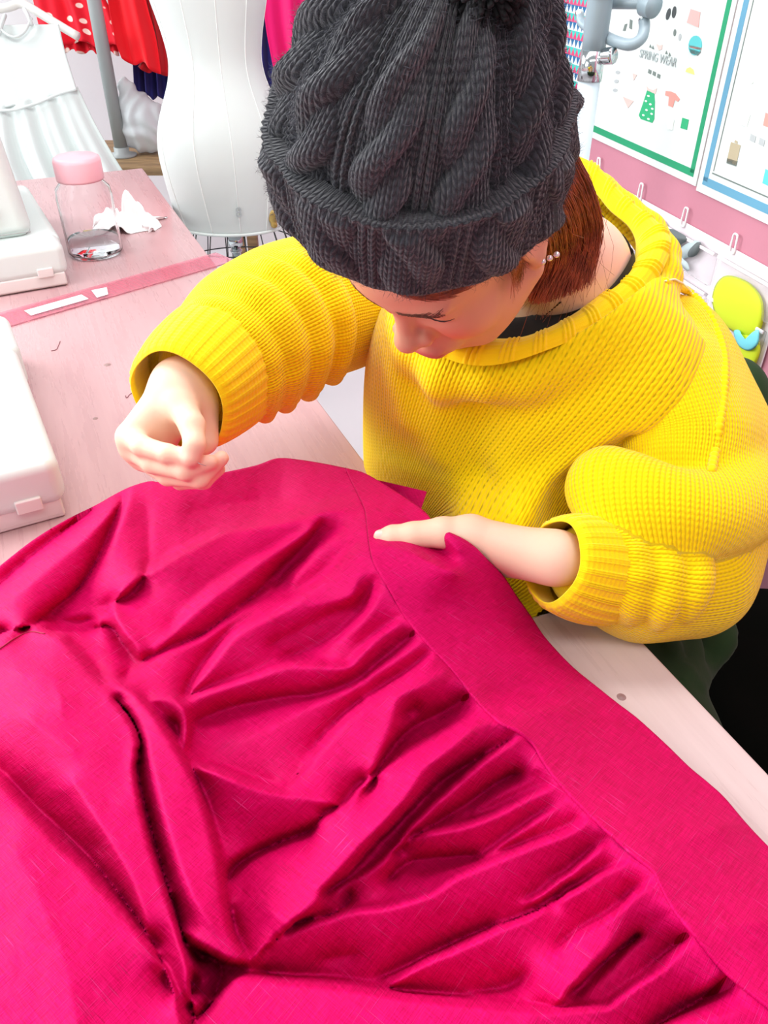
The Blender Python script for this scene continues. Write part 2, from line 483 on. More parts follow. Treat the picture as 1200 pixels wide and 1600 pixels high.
# ================================================================== the magenta skirt
# every fold line seen on the cloth: pixel polyline + height above the table top (m), ridges and hollows
FOLDS = [
 # far-left roll
 ([(-60,930),(0,884),(50,845),(100,814),(150,789),(180,773),(203,761)], [.02,.022,.025,.03,.035,.04,.05]),
 ([(-60,960),(0,912),(60,860),(117,817),(150,791)], [.004,.004,.008,.014,.024]),
 ([(-60,1000),(0,955),(60,903),(120,853),(165,812),(193,777)], [.035,.042,.048,.05,.05,.05]),
 ([(197,764),(184,797),(168,840),(145,887),(117,925),(80,953),(50,977),(0,990),(-60,1020)], [.044,.030,.016,.004,.001,.002,.004,.008,.01]),
 ([(207,764),(195,800),(179,840),(160,880),(137,918)], [.054,.050,.043,.034,.024]),
 ([(224,772),(232,815),(232,850),(230,890),(200,930),(150,950),(110,962)], [.050,.038,.032,.028,.022,.016,.010]),
 ([(236,756),(243,790),(240,840),(238,888)], [.054,.046,.036,.028]),
 ([(253,754),(350,739),(400,728),(433,717),(467,719),(500,724),(538,731)], [.054,.055,.055,.056,.058,.06,.065]),
 ([(290,800),(380,785),(450,775)], [.04,.038,.045]),
 # big fold blob
 ([(575,800),(540,798),(500,802),(480,810),(420,822),(380,825),(357,828),(310,850),(260,877),(200,917),(176,946)], [.085,.078,.074,.068,.062,.060,.058,.056,.055,.052,.050]),
 ([(560,770),(520,775),(470,790),(400,812),(350,823),(305,846),(255,873),(236,888)], [.07,.062,.052,.042,.038,.034,.030,.028]),
 ([(176,948),(190,985),(214,1012),(225,1036)], [.050,.047,.042,.036]),
 ([(40,972),(80,984),(130,985),(172,979),(192,1004),(216,1036)], [.030,.002,.001,.002,.006,.012]),
 ([(184,926),(168,944),(167,964)], [.034,.018,.006]),
 ([(58,968),(100,970),(150,968)], [.003,0,.002]),
 ([(480,823),(430,854),(385,876),(330,910),(290,950),(262,985)], [.060,.044,.040,.038,.034,.030]),
 ([(500,808),(476,834),(430,862),(397,887),(345,926),(295,965),(262,1000),(232,1030)], [.072,.064,.056,.053,.048,.044,.040,.034]),
 ([(505,812),(490,836),(462,867),(435,890),(402,926),(362,958),(314,992),(270,1010)], [.062,.038,.020,.012,.008,.005,.004,.012]),
 ([(547,823),(507,853),(462,900),(450,925)], [.078,.062,.042,.028]),
 ([(538,812),(515,832),(480,868),(446,893),(425,930)], [.072,.052,.028,.010,.012]),
 ([(555,848),(520,880),(480,915),(440,945)], [.070,.050,.034,.024]),
 ([(455,925),(420,935),(367,961),(320,994),(254,1024),(217,1044),(190,1070)], [.030,.032,.034,.036,.036,.032,.026]),
 ([(405,958),(362,985),(330,1020),(303,1058),(284,1092)], [.030,.024,.018,.014,.010]),
 ([(577,845),(547,866),(517,899),(467,936),(420,964),(372,989),(342,1024),(312,1064),(290,1095)], [.092,.082,.070,.058,.052,.050,.046,.040,.032]),
 ([(583,876),(571,881),(563,895),(549,930),(515,940),(470,950)], [.088,.086,.082,.070,.058,.052]),
 ([(590,900),(575,925),(553,946),(520,958),(470,985),(420,1010)], [.080,.058,.044,.038,.030,.026]),
 ([(594,913),(580,935),(567,958),(533,992),(480,1024),(440,1034)], [.082,.064,.052,.036,.022,.018]),
 ([(598,922),(585,945),(570,965),(540,992),(510,1015)], [.080,.072,.062,.044,.034]),
 ([(636,966),(594,994),(561,1024),(545,1041),(500,1040),(450,1040),(400,1057),(333,1079),(287,1096)], [.066,.060,.054,.050,.048,.047,.045,.042,.036]),
 ([(628,962),(585,992),(545,1028),(510,1032)], [.058,.044,.034,.034]),
 ([(652,985),(620,1012),(590,1036),(556,1064),(500,1084),(440,1090),(360,1105),(300,1130)], [.048,.036,.028,.020,.014,.014,.014,.014]),
 ([(664,1002),(600,1042),(540,1080),(480,1108),(420,1142),(350,1172)], [.058,.046,.036,.030,.028,.024]),
 ([(676,1016),(640,1046),(590,1080),(545,1112),(500,1160),(455,1225)], [.046,.034,.022,.016,.012,.010]),
 ([(684,1025),(640,1056),(600,1079),(568,1104),(534,1134),(501,1171),(468,1214),(447,1241)], [.056,.052,.050,.050,.048,.044,.040,.036]),
 ([(704,1046),(663,1070),(622,1090),(616,1112),(606,1148),(584,1202),(558,1243)], [.054,.056,.056,.054,.052,.048,.044]),
 ([(735,1085),(700,1108),(640,1140),(608,1175),(586,1215),(563,1246)], [.036,.016,.004,.004,.014,.034]),
 ([(655,1100),(630,1120)], [.030,.022]),
 ([(752,1105),(710,1133),(643,1170),(607,1197),(567,1231),(547,1254),(507,1281),(497,1298),(488,1311)], [.044,.042,.044,.048,.050,.050,.048,.044,.036]),
 ([(780,1131),(745,1134),(727,1150),(694,1177),(661,1203),(633,1247),(583,1301),(527,1361),(487,1415),(433,1465),(390,1500)], [.050,.054,.058,.060,.060,.060,.058,.056,.055,.055,.054]),
 ([(806,1148),(760,1178),(702,1212),(668,1242),(625,1285),(585,1325),(545,1370),(500,1400)], [.034,.014,.004,.003,.006,.012,.014,.01]),
 ([(822,1148),(787,1167),(743,1200),(700,1238),(667,1268),(640,1297),(617,1327),(583,1357),(547,1377),(505,1400)], [.050,.052,.050,.048,.045,.043,.040,.036,.030,.022]),
 ([(815,1206),(780,1221),(740,1248),(685,1284),(660,1300),(610,1338)], [.018,.006,.004,.003,.008,.010]),
 ([(548,1390),(545,1410),(518,1428),(468,1441),(450,1456)], [.0,-.004,-.004,0,.004]),
 ([(845,1192),(832,1204)], [.046,.044]),
 ([(850,1196),(835,1215),(800,1232),(770,1250),(735,1272)], [.048,.038,.030,.024,.016]),
 ([(874,1226),(830,1244),(773,1274),(724,1291),(690,1298),(657,1305),(630,1322)], [.048,.048,.047,.045,.043,.040,.034]),
 ([(862,1222),(815,1243),(765,1267),(715,1285)], [.036,.026,.014,.008]),
 ([(750,1337),(690,1340),(640,1347),(600,1380)], [.010,.003,.002,.002]),
 ([(880,1258),(840,1281),(797,1311),(767,1333),(745,1348),(700,1358),(650,1365)], [.044,.042,.038,.034,.028,.020,.012]),
 ([(925,1280),(894,1301),(847,1317),(800,1334),(740,1358),(705,1376),(673,1397),(640,1408),(600,1418),(560,1422),(513,1434),(467,1452),(440,1468),(408,1498)], [.048,.050,.051,.050,.048,.048,.047,.047,.046,.045,.044,.042,.040,.034]),
 ([(910,1278),(870,1300),(830,1312),(780,1328)], [.036,.032,.028,.026]),
 ([(955,1305),(914,1334),(888,1360),(845,1372)], [.044,.030,.024,.034]),
 ([(948,1318),(918,1342),(894,1364),(873,1378),(848,1398),(820,1412)], [.050,.049,.048,.047,.044,.038]),
 ([(895,1380),(867,1408),(827,1428),(773,1446),(723,1465),(673,1490),(640,1507),(590,1528)], [.024,.012,.005,.003,.002,.003,.006,.01]),
 ([(990,1344),(940,1367),(907,1388),(873,1405),(840,1424),(790,1446),(750,1466),(707,1486),(673,1500),(640,1519),(600,1547)], [.050,.050,.050,.049,.049,.048,.047,.046,.045,.044,.040]),
 ([(1000,1380),(975,1408),(930,1435),(890,1450),(850,1470)], [.042,.036,.034,.036,.040]),
 ([(820,1520),(790,1542),(740,1548)], [.022,.02,.02]),
 ([(1027,1379),(987,1401),(973,1417),(947,1437),(907,1460),(870,1490)], [.052,.056,.056,.055,.052,.050]),
 ([(985,1402),(972,1440),(952,1480),(917,1520),(887,1553),(860,1573)], [.056,.054,.054,.054,.053,.050]),
 ([(1008,1455),(995,1465),(957,1492),(924,1522),(882,1562)], [.034,.004,.003,.005,.014]),
 ([(1050,1425),(1010,1452),(960,1510),(910,1560)], [.050,.040,.03,.03]),
 ([(1090,1468),(1060,1490),(1033,1517),(1000,1537),(964,1563),(955,1574),(933,1574),(867,1579),(807,1577),(740,1570),(640,1560),(567,1548),(500,1539),(450,1535),(410,1530),(384,1527),(366,1534),(343,1560),(320,1584),(300,1612)], [.052,.052,.052,.052,.054,.056,.057,.06,.062,.064,.066,.066,.066,.066,.066,.066,.066,.066,.066,.066]),
 ([(1078,1462),(1040,1490),(1000,1525),(955,1556),(900,1572)], [.036,.026,.024,.026,.034]),
 ([(740,1558),(640,1548),(567,1536),(500,1527),(440,1522),(400,1516)], [.022,.016,.012,.008,.006,.004]),
 ([(1150,1530),(1120,1545),(1080,1570),(1030,1600),(980,1640)], [.040,.020,.006,.004,.01]),
 ([(1132,1517),(1105,1540),(1070,1556)], [.048,.044,.036]),
 ([(1160,1582),(1100,1592),(1050,1602),(1000,1618)], [.05,.05,.05,.05]),
 ([(430,1640),(700,1700),(1000,1720)], [.07,.07,.06]),
 ([(560,1490),(500,1500)], [.020,.016]),
 # black gap left of the centre
 ([(297,1487),(312,1500),(330,1495),(345,1510),(345,1530),(328,1570),(306,1588),(300,1560),(303,1520)], [0,-.01,-.008,0,.002,0,.0,-.008,-.01]),
 # the V fold
 ([(167,1072),(190,1074),(213,1089),(234,1110),(258,1143),(288,1193),(310,1240),(327,1293),(338,1340),(347,1400),(351,1425),(360,1462),(386,1502)], [.06,.064,.066,.067,.067,.066,.065,.065,.065,.065,.064,.062,.058]),
 ([(180,1090),(212,1125),(235,1190),(255,1270),(280,1350),(305,1410),(340,1460)], [.056,.064,.070,.074,.076,.076,.07]),
 ([(175,1088),(202,1118),(219,1157),(216,1207),(229,1267),(243,1320),(263,1393),(270,1410),(284,1457),(293,1482)], [.035,.020,.014,.010,.010,.008,.006,.004,.0,-.005]),
 ([(284,1452),(320,1479),(360,1499),(384,1505)], [.066,.066,.062,.056]),
 ([(290,1480),(320,1490),(360,1510),(386,1513)], [.002,0,.004,.012]),
 ([(302,1199),(343,1208),(400,1230),(450,1241),(500,1252),(533,1258)], [.064,.062,.056,.052,.05,.05]),
 ([(300,1188),(343,1198),(400,1220),(445,1232)], [.026,.022,.016,.014]),
 ([(500,1291),(467,1304),(417,1324),(367,1354),(352,1384)], [.016,.004,.0,.002,.012]),
 ([(520,1268),(460,1292),(400,1316),(356,1345)], [.044,.034,.030,.030]),
 ([(490,1310),(450,1322),(410,1345),(385,1370),(375,1400)], [.034,.030,.028,.026,.026]),
 ([(352,1395),(362,1435),(374,1470),(385,1492)], [.012,.012,.018,.034]),
 ([(420,1420),(440,1440)], [.05,.054]),
 ([(223,1098),(260,1092),(277,1097),(289,1120),(287,1172)], [.05,.050,.050,.048,.046]),
 ([(262,1124),(275,1130),(280,1160),(270,1150)], [.024,.018,.022,.03]),
 ([(300,1105),(300,1170)], [.030,.020]),
 # the light sheet at the left
 ([(-60,1040),(0,998),(22,984),(47,977),(77,986),(100,1003),(133,1046),(157,1072),(187,1103),(208,1132),(217,1160),(213,1200),(219,1253),(232,1313),(252,1367),(266,1407),(280,1457),(293,1523),(305,1590),(312,1640)], [.058,.06,.062,.063,.063,.063,.064,.066,.07,.072,.073,.074,.075,.076,.077,.078,.08,.08,.08,.08]),
 ([(100,990),(140,1030),(165,1062)], [.03,.03,.03]),
 ([(20,1050),(80,1060),(100,1120)], [.078,.080,.083]),
 ([(40,1120),(120,1180)], [.084,.084]),
 ([(150,960),(165,1000),(200,1045)], [.020,.026,.020]),
 ([(-60,1160),(0,1206),(50,1257),(100,1302),(150,1352),(190,1402),(226,1452),(250,1500),(272,1560)], [.046,.042,.036,.034,.032,.034,.038,.044,.05]),
 ([(-60,1185),(0,1226),(34,1260),(83,1313),(133,1362),(183,1417),(233,1480),(260,1523),(283,1590),(292,1640)], [.082,.084,.086,.09,.094,.096,.096,.096,.095,.094]),
 ([(110,1215),(150,1280),(180,1327),(207,1376),(218,1410),(229,1455),(248,1496)], [.084,.084,.084,.084,.084,.082,.080]),
 ([(90,1235),(125,1285),(160,1335)], [.060,.052,.044]),
 ([(20,1320),(60,1400),(100,1500),(120,1600),(130,1680)], [.100,.108,.112,.112,.11]),
 ([(-80,1400),(-80,1700)], [.10,.11]),
]
# crests that hide the cloth behind them: the same line a few pixels on, lower (side, share of the height)
BEHIND = {(577,845): .62, (636,966): .6, (684,1025): .55, (752,1105): .45, (822,1148): .45, (874,1226): .55, (925,1280): .55, (990,1344): .5,
          (1090,1468): .5, (880,1258): .7, (948,1318): .6, (-60,1185): .62, (547,823): .65, (594,913): .7, (1027,1379): .6, (455,925): .6, (684,1026): .6}
def parallel(pts, hs, off, k, side):
    P = catmull(np.column_stack([np.array(pts, float), hs]), 3 * len(pts))
    T = np.gradient(P[:, :2], axis=0); T /= np.linalg.norm(T, axis=1)[:, None] + 1e-9
    N = np.column_stack([T[:, 1], -T[:, 0]])
    N *= np.sign((N @ np.array(side)).mean())
    Q = P[:, :2] + N * off
    r = np.linspace(0, 1, len(P)); kk = k + (1 - k) * np.clip(1 - r / .22, 0, 1)
    return ([tuple(a) for a in Q], list(P[:, 2] * kk))
FOLDS += [parallel(p, h, 6.5, BEHIND[p[0]], (-.5, -.85)) for p, h in FOLDS if p[0] in BEHIND]
FOLDS += [parallel(p, h, 8.0, .5, (1, .1)) for p, h in FOLDS if p[0] == (167, 1072)]
G0U, G1U, G0V, G1V, GS = -120, 1330, 690, 1780, 2.5
nU = int((G1U - G0U) / GS) + 1; nV = int((G1V - G0V) / GS) + 1

def resample(P, n=None, step=1.0):
    P = np.asarray(P, float)
    L = np.r_[0, np.cumsum(np.linalg.norm(np.diff(P[:, :2], axis=0), axis=1))]
    s = np.linspace(0, L[-1], n or max(2, int(L[-1] / step)))
    return np.stack([np.interp(s, L, P[:, k]) for k in range(P.shape[1])], -1)

SEAM = [(540,731),(546,745),(557,767),(566,786),(571,800),(575,833),(578,855),(583,876),(593,895),(610,923),(633,963),(663,1000),(703,1043),(747,1097),(780,1128),(810,1143),(833,1163),(847,1187),(873,1223),(923,1275),(987,1333),(1020,1361),(1030,1380),(1053,1422),(1090,1467),(1130,1515),(1183,1560),(1215,1585),(1300,1655),(1420,1760)]
SEAM_H = [.066,.068,.074,.080,.086,.092,.094,.092,.088,.08,.066,.056,.048,.045,.050,.050,.046,.046,.046,.047,.050,.052,.052,.052,.052,.048,.048,.048,.045,.04]
EDGE = [(540,731),(567,738),(593,752),(633,777),(655,792),(670,806),(679,822),(688,826),(701,831),(723,841),(742,854),(758,870),(787,900),(807,930),(830,963),(853,997),(893,1040),(933,1073),(967,1100),(997,1123),(1040,1162),(1077,1198),(1107,1223),(1133,1247),(1167,1287),(1200,1322),(1300,1425),(1440,1570)]
EDGE_H = [.066,.070,.078,.090,.098,.104,.110,.112,.112,.108,.100,.090,.062,.036,.014,.006,.004,.004,.004,.004,.004,.004,.004,.004,.004,.004,.004,.004]
BANDF = [ # relief inside the waistband
 ([(640,842),(672,850),(700,868),(715,880)], [.100,.084,.082,.090]),
 ([(586,850),(640,862),(690,888),(720,900)], [.098,.100,.098,.094]),
 ([(690,835),(705,850),(722,866)], [.108,.106,.100]),
 ([(605,800),(640,805)], [.094,.090]),
 ([(680,940),(740,960),(800,985)], [.066,.05,.03]),
 ([(690,1000),(760,1010),(840,1030)], [.052,.040,.022]),
 ([(760,1085),(810,1080),(850,1085)], [.034,.026,.020]),
 ([(800,1110),(860,1110),(910,1110)], [.044,.036,.022]),
 ([(870,1180),(940,1190),(1010,1180)], [.04,.028,.014]),
 ([(1000,1310),(1080,1310),(1140,1290)], [.044,.032,.016]),
 ([(1120,1450),(1200,1440),(1260,1420)], [.046,.034,.014]),
]
def hscale(v):
    return np.interp(v, [760, 900, 1100, 1600], [1.0, 1.15, 1.5, 1.6])
def solve_height(curves, hard=(), iters=(400, 260, 180, 120), pw=2.8):
    """membrane through the fold lines, coarse to fine; fold lines fade out at their ends"""
    S = []
    for ci_, (pts, hs) in enumerate(list(curves) + list(hard)):
        C = np.column_stack([np.asarray(pts, float), hs])
        n = max(8, int(np.linalg.norm(np.diff(C[:, :2], axis=0), axis=1).sum() / 1.2))
        c = catmull(C, n)
        if ci_ < len(curves):
            d = np.minimum(np.arange(n), np.arange(n)[::-1]) * 1.2
            w = np.clip((d + 2) / min(13.0 if min(hs) <= .004 else 20.0, 0.35 * n * 1.2), 0, 1) ** 1.6
        else: w = np.ones(n)
        S.append(np.column_stack([c, w]))
    S = np.vstack(S)
    S[:, 2] = np.where(S[:, 2] > .06, .06 + (S[:, 2] - .06) * np.interp(S[:, 1], [900, 1050], [1, .55]), S[:, 2])
    S[:, 2] *= hscale(S[:, 1])
    S[:, 2] = np.clip(S[:, 2], 0.0, None) ** pw
    H = None
    for lev, it in zip((8, 4, 2, 1), iters):
        gs = GS * lev
        a = int(math.ceil(nU / lev)) + 1; b = int(math.ceil(nV / lev)) + 1
        i = np.round((S[:, 0] - G0U) / gs).astype(int); j = np.round((S[:, 1] - G0V) / gs).astype(int)
        ok = (i >= 0) & (i < a) & (j >= 0) & (j < b)
        acc = np.zeros((a, b)); cnt = np.zeros((a, b)); al = np.zeros((a, b))
        np.add.at(acc, (i[ok], j[ok]), S[ok, 2] * S[ok, 3]); np.add.at(cnt, (i[ok], j[ok]), S[ok, 3])
        np.maximum.at(al, (i[ok], j[ok]), S[ok, 3])
        val = acc / np.maximum(cnt, 1e-6)
        if H is None: H = np.full((a, b), 0.06 ** pw)
        else:
            ii = np.clip(np.arange(a) / 2, 0, H.shape[0] - 1.001); jj = np.clip(np.arange(b) / 2, 0, H.shape[1] - 1.001)
            i0 = ii.astype(int); j0 = jj.astype(int); fx = (ii - i0)[:, None]; fy = (jj - j0)[None]
            H = (H[i0][:, j0] * (1 - fx) * (1 - fy) + H[i0 + 1][:, j0] * fx * (1 - fy) + H[i0][:, j0 + 1] * (1 - fx) * fy + H[i0 + 1][:, j0 + 1] * fx * fy)
        for _ in range(it):
            Pd = np.pad(H, 1, mode='edge')
            H = 0.25 * (Pd[:-2, 1:-1] + Pd[2:, 1:-1] + Pd[1:-1, :-2] + Pd[1:-1, 2:])
            H += al * (val - H)
    return np.clip(H[:nU, :nV], 0, None) ** (1 / pw)

def blur(H, s):
    k = np.exp(-0.5 * (np.arange(-int(3 * s), int(3 * s) + 1) / s) ** 2); k /= k.sum()
    r = len(k) // 2
    Pd = np.pad(H, ((r, r), (0, 0)), mode='edge'); H = sum(k[i] * Pd[i:i + H.shape[0]] for i in range(len(k)))
    Pd = np.pad(H, ((0, 0), (r, r)), mode='edge'); return sum(k[i] * Pd[:, i:i + H.shape[1]] for i in range(len(k)))

def noise2(a, b, scale, seed):
    """smooth value noise on a grid"""
    r = np.random.default_rng(seed)
    n = r.standard_normal((int(a / scale) + 4, int(b / scale) + 4))
    ii = np.arange(a) / scale; jj = np.arange(b) / scale
    i0 = ii.astype(int); j0 = jj.astype(int)
    f = lambda t: t * t * t * (t * (6 * t - 15) + 10)
    fx = f(ii - i0)[:, None]; fy = f(jj - j0)[None]
    return n[i0][:, j0] * (1 - fx) * (1 - fy) + n[i0 + 1][:, j0] * fx * (1 - fy) + n[i0][:, j0 + 1] * (1 - fx) * fy + n[i0 + 1][:, j0 + 1] * fx * fy

def sample_grid(H, u, v):
    fi = np.clip((np.asarray(u) - G0U) / GS, 0, nU - 1.001); fj = np.clip((np.asarray(v) - G0V) / GS, 0, nV - 1.001)
    i = fi.astype(int); j = fj.astype(int); x = fi - i; y = fj - j
    return H[i, j] * (1 - x) * (1 - y) + H[i + 1, j] * x * (1 - y) + H[i, j + 1] * (1 - x) * y + H[i + 1, j + 1] * x * y

seam = catmull(np.column_stack([np.array(SEAM, float), SEAM_H]), 900)
edge = catmull(np.column_stack([np.array(EDGE, float), EDGE_H]), 900)
SIL = [(-120,975),(-60,932),(0,884),(50,845),(100,814),(150,789),(180,772),(205,760),(233,752),(253,753),(300,747),(350,738),(400,727),(433,716),(467,718),(505,724),(540,731)]
sil = catmull(SIL, 500)
Hs = solve_height(FOLDS, [(SEAM, SEAM_H)])
Hs = 0.25 * Hs + 0.75 * blur(Hs, 1.7)
Hs = Hs + noise2(nU, nV, 22, 3) * 0.0008 + noise2(nU, nV, 9, 4) * 0.00018
Hs = np.maximum(Hs, 0.0)

# linen: thread slubs along both weave directions
def linen_mat(name, c0, c1, c2):
    m = mat(name, c0, 0.58, spec=0.22); t = NT(m)
    uv = t.attr('UVMap')
    wa = t.noise(t.mapping(uv, (50, 1100, 1)), 1, 2, 0.6)
    wb = t.noise(t.mapping(uv, (1100, 50, 1)), 1, 2, 0.6)
    sa = t.noise(t.mapping(uv, (26, 720, 1), loc=(3, 7, 0)), 1, 1, 0.5)
    sb = t.noise(t.mapping(uv, (720, 26, 1), loc=(11, 2, 0)), 1, 1, 0.5)
    slub = t.math('MAXIMUM', t.ramp(sa, [(0.66, (0, 0, 0)), (0.76, (1, 1, 1))]), t.ramp(sb, [(0.66, (0, 0, 0)), (0.74, (1, 1, 1))]))
    wv = t.math('MULTIPLY', t.math('ADD', wa, wb), 0.5)
    patch = t.ramp(t.noise(t.mapping(uv, (14, 14, 1)), 1, 3, 0.55), [(0.35, (.15, .15, .15)), (0.65, (1, 1, 1))])
    base = t.ramp(wv, [(0.34, c0), (0.66, c1)])
    t.color(t.mix(t.math('MULTIPLY', t.math('MULTIPLY', slub, patch), 0.45), base, c2))
    t.b.inputs['Specular Tint'].default_value = (1.0, 0.25, 0.9, 1)
    crumple = t.noise(t.mapping(uv, (75, 75, 1)), 1, 3, 0.6)
    h1 = t.bump(t.math('ADD', wv, t.math('MULTIPLY', slub, 0.5)), 0.8, 0.0009)
    t.normal(t.bump(crumple, 0.22, 0.004, h1))
    return m
M_linen = linen_mat('magenta_linen', srgb(172, 0, 64), srgb(214, 8, 100), srgb(234, 70, 152))
M_thread = mat('magenta_thread', srgb(150, 0, 55), 0.7)

def inside_poly(u, v, poly):
    u = np.asarray(u); v = np.asarray(v); c = np.zeros(u.shape, bool)
    x, y = poly[:, 0], poly[:, 1]
    for i in range(len(poly)):
        x1, y1, x2, y2 = x[i - 1], y[i - 1], x[i], y[i]
        if y1 == y2: continue
        hit = ((y1 > v) != (y2 > v)) & (u < (x2 - x1) * (v - y1) / (y2 - y1) + x1)
        c ^= hit
    return c

def cut_patch(poly, H, under=True, lift=0.0):
    """the cells of the pixel grid inside a smooth outline, rim snapped to it, hem turned down to the table"""
    us = G0U + np.arange(nU) * GS; vs = G0V + np.arange(nV) * GS
    U, V = np.meshgrid(us, vs, indexing='ij')
    ins = inside_poly(U, V, poly)
    core = ins.copy()
    # snap every vertex close to the outline onto it
    U = U.copy(); V = V.copy()
    P = resample(np.vstack([poly, poly[:1]]), step=0.8)
    gi = np.round((P[:, 0] - G0U) / GS).astype(int); gj = np.round((P[:, 1] - G0V) / GS).astype(int)
    best = np.full((nU, nV), 9.0)
    U0, V0 = U.copy(), V.copy()
    for di in (-1, 0, 1):
        for dj in (-1, 0, 1):
            a = gi + di; b = gj + dj
            ok = (a >= 0) & (a < nU) & (b >= 0) & (b < nV)
            a, b, q = a[ok], b[ok], P[ok]
            d = np.hypot(U0[a, b] - q[:, 0], V0[a, b] - q[:, 1])
            o = np.argsort(-d)
            a, b, q, d = a[o], b[o], q[o], d[o]
            better = (d < best[a, b]) & (d < GS * 0.72)
            a, b, q, d = a[better], b[better], q[better], d[better]
            U[a, b] = q[:, 0]; V[a, b] = q[:, 1]; best[a, b] = d
    core |= best < GS * 0.72
    f = core[:-1, :-1] & core[1:, :-1] & core[1:, 1:] & core[:-1, 1:]
    # drop cells with no strictly-inside centre
    cu = 0.25 * (U[:-1, :-1] + U[1:, :-1] + U[1:, 1:] + U[:-1, 1:]); cv = 0.25 * (V[:-1, :-1] + V[1:, :-1] + V[1:, 1:] + V[:-1, 1:])
    f &= inside_poly(cu, cv, poly)
    i, j = np.nonzero(f)
    gid = lambda a, b: a * nV + b
    quads = np.stack([gid(i, j), gid(i, j + 1), gid(i + 1, j + 1), gid(i + 1, j)], -1)
    used, inv = np.unique(quads, return_inverse=True)
    quads = inv.reshape(quads.shape)
    uu = U.ravel()[used]; vv = V.ravel()[used]
    X = PZ(uu, vv, TZ + 0.003 + lift + sample_grid(H, uu, vv))
    # rim: turn the hem down
    E = np.vstack([quads[:, [0, 1]], quads[:, [1, 2]], quads[:, [2, 3]], quads[:, [3, 0]]])
    key = np.sort(E, 1); k1 = key[:, 0].astype(np.int64) * len(X) + key[:, 1]
    _, first, c = np.unique(k1, return_index=True, return_counts=True)
    rim = E[first[c == 1]]
    uvc = np.column_stack([uu, vv])
    return X, quads, rim, uvc

skirt = empty('magenta_skirt', tuple(PZ(600, 1200, TZ)))
tag(skirt, 'magenta linen gathered skirt heaped over the tables, waistband held by her hand', 'skirt')
poly_body = np.vstack([sil, seam[2:, :2], [(1420, 1780), (-120, 1780)]])
X, Q, rim, uvp = cut_patch(poly_body, Hs)
# weave coordinates: metres on the table plane, turned along the gathers
def weave_uv(uvp, ang=0.9):
    p = PZ(uvp[:, 0], uvp[:, 1], TZ + 0.03)
    c, s = math.cos(ang), math.sin(ang)
    return np.column_stack([p[:, 0] * c + p[:, 1] * s, -p[:, 0] * s + p[:, 1] * c])
def with_hem(X, Q, rim, uvp, drop_to=None, thick=0.0025):
    """rim strip going down: to the table (drop_to) or by the cloth's thickness"""
    ids = np.unique(rim); m = -np.ones(len(X), int); m[ids] = np.arange(len(ids)) + len(X)
    low = X[ids].copy()
    if drop_to is None: low[:, 2] = np.maximum(low[:, 2] - thick, TZ + 0.0005)
    else: low[:, 2] = drop_to
    hem = np.stack([rim[:, 1], rim[:, 0], m[rim[:, 0]], m[rim[:, 1]]], -1)
    return np.vstack([X, low]), np.vstack([Q, hem]), np.vstack([uvp, uvp[ids]])
X2, Q2, uv2 = with_hem(X, Q, rim, uvp, TZ + 0.001)
mesh_obj('gathered_panel', X2, Q2, M_linen, skirt, uv=weave_uv(uv2))

# waistband: own smooth field, laid a cloth thickness above the gathers
Hb = solve_height(BANDF, [(SEAM, SEAM_H), (EDGE, EDGE_H)], pw=1.0)
Hb = 0.3 * Hb + 0.7 * blur(Hb, 2.2) + noise2(nU, nV, 40, 8) * 0.0007
Hb = np.maximum(Hb, 0.0)
poly_band = np.vstack([seam[:, :2], edge[::-1, :2]])
X, Q, rim, uvp = cut_patch(poly_band, Hb, lift=0.0028)
X2, Q2, uv2 = with_hem(X, Q, rim, uvp)
band = mesh_obj('waistband', X2, Q2, M_linen, skirt, uv=weave_uv(uv2, 0.78))
# sunken seam thread between band and gathers
sp = PZ(seam[:, 0], seam[:, 1], TZ + 0.0042 + sample_grid(Hb, seam[:, 0], seam[:, 1]))
tube('seam_thread', sp[::3], 0.0006, M_thread, band, k=5)
# the far side of the waistband, seen past the fold
bu = np.array([(596,752),(622,758),(667,768),(664,780),(658,794),(640,786),(615,772)], float)
nb_ = 14
def ruled(a, b, n, m):
    A = catmull(a, n); B = catmull(b, n); t = np.linspace(0, 1, m)[None, :, None]
    return A[:, None] * (1 - t) + B[:, None] * t
Rb = ruled([(590,750,.062),(625,758,.068),(667,768,.070)], [(600,770,.05),(635,792,.052),(655,805,.056)], 20, 10)
q = Rb.reshape(-1, 3)
mesh_obj('waistband_inside', PZ(q[:, 0], q[:, 1], TZ + q[:, 2]), grid_faces(20, 10), M_linen, skirt, uv=weave_uv(q[:, :2], 0.3))
# hem turning on the light sheet
hp = catmull([(-40,1036),(0,1013),(22,998),(47,987),(70,990)], 40)
tube('hem_stitch', PZ(hp[:, 0], hp[:, 1], TZ + 0.0042 + sample_grid(Hs, hp[:, 0], hp[:, 1])), 0.0007, M_thread, skirt, k=5)
rebase(skirt)
for ch in skirt.children:
    pass
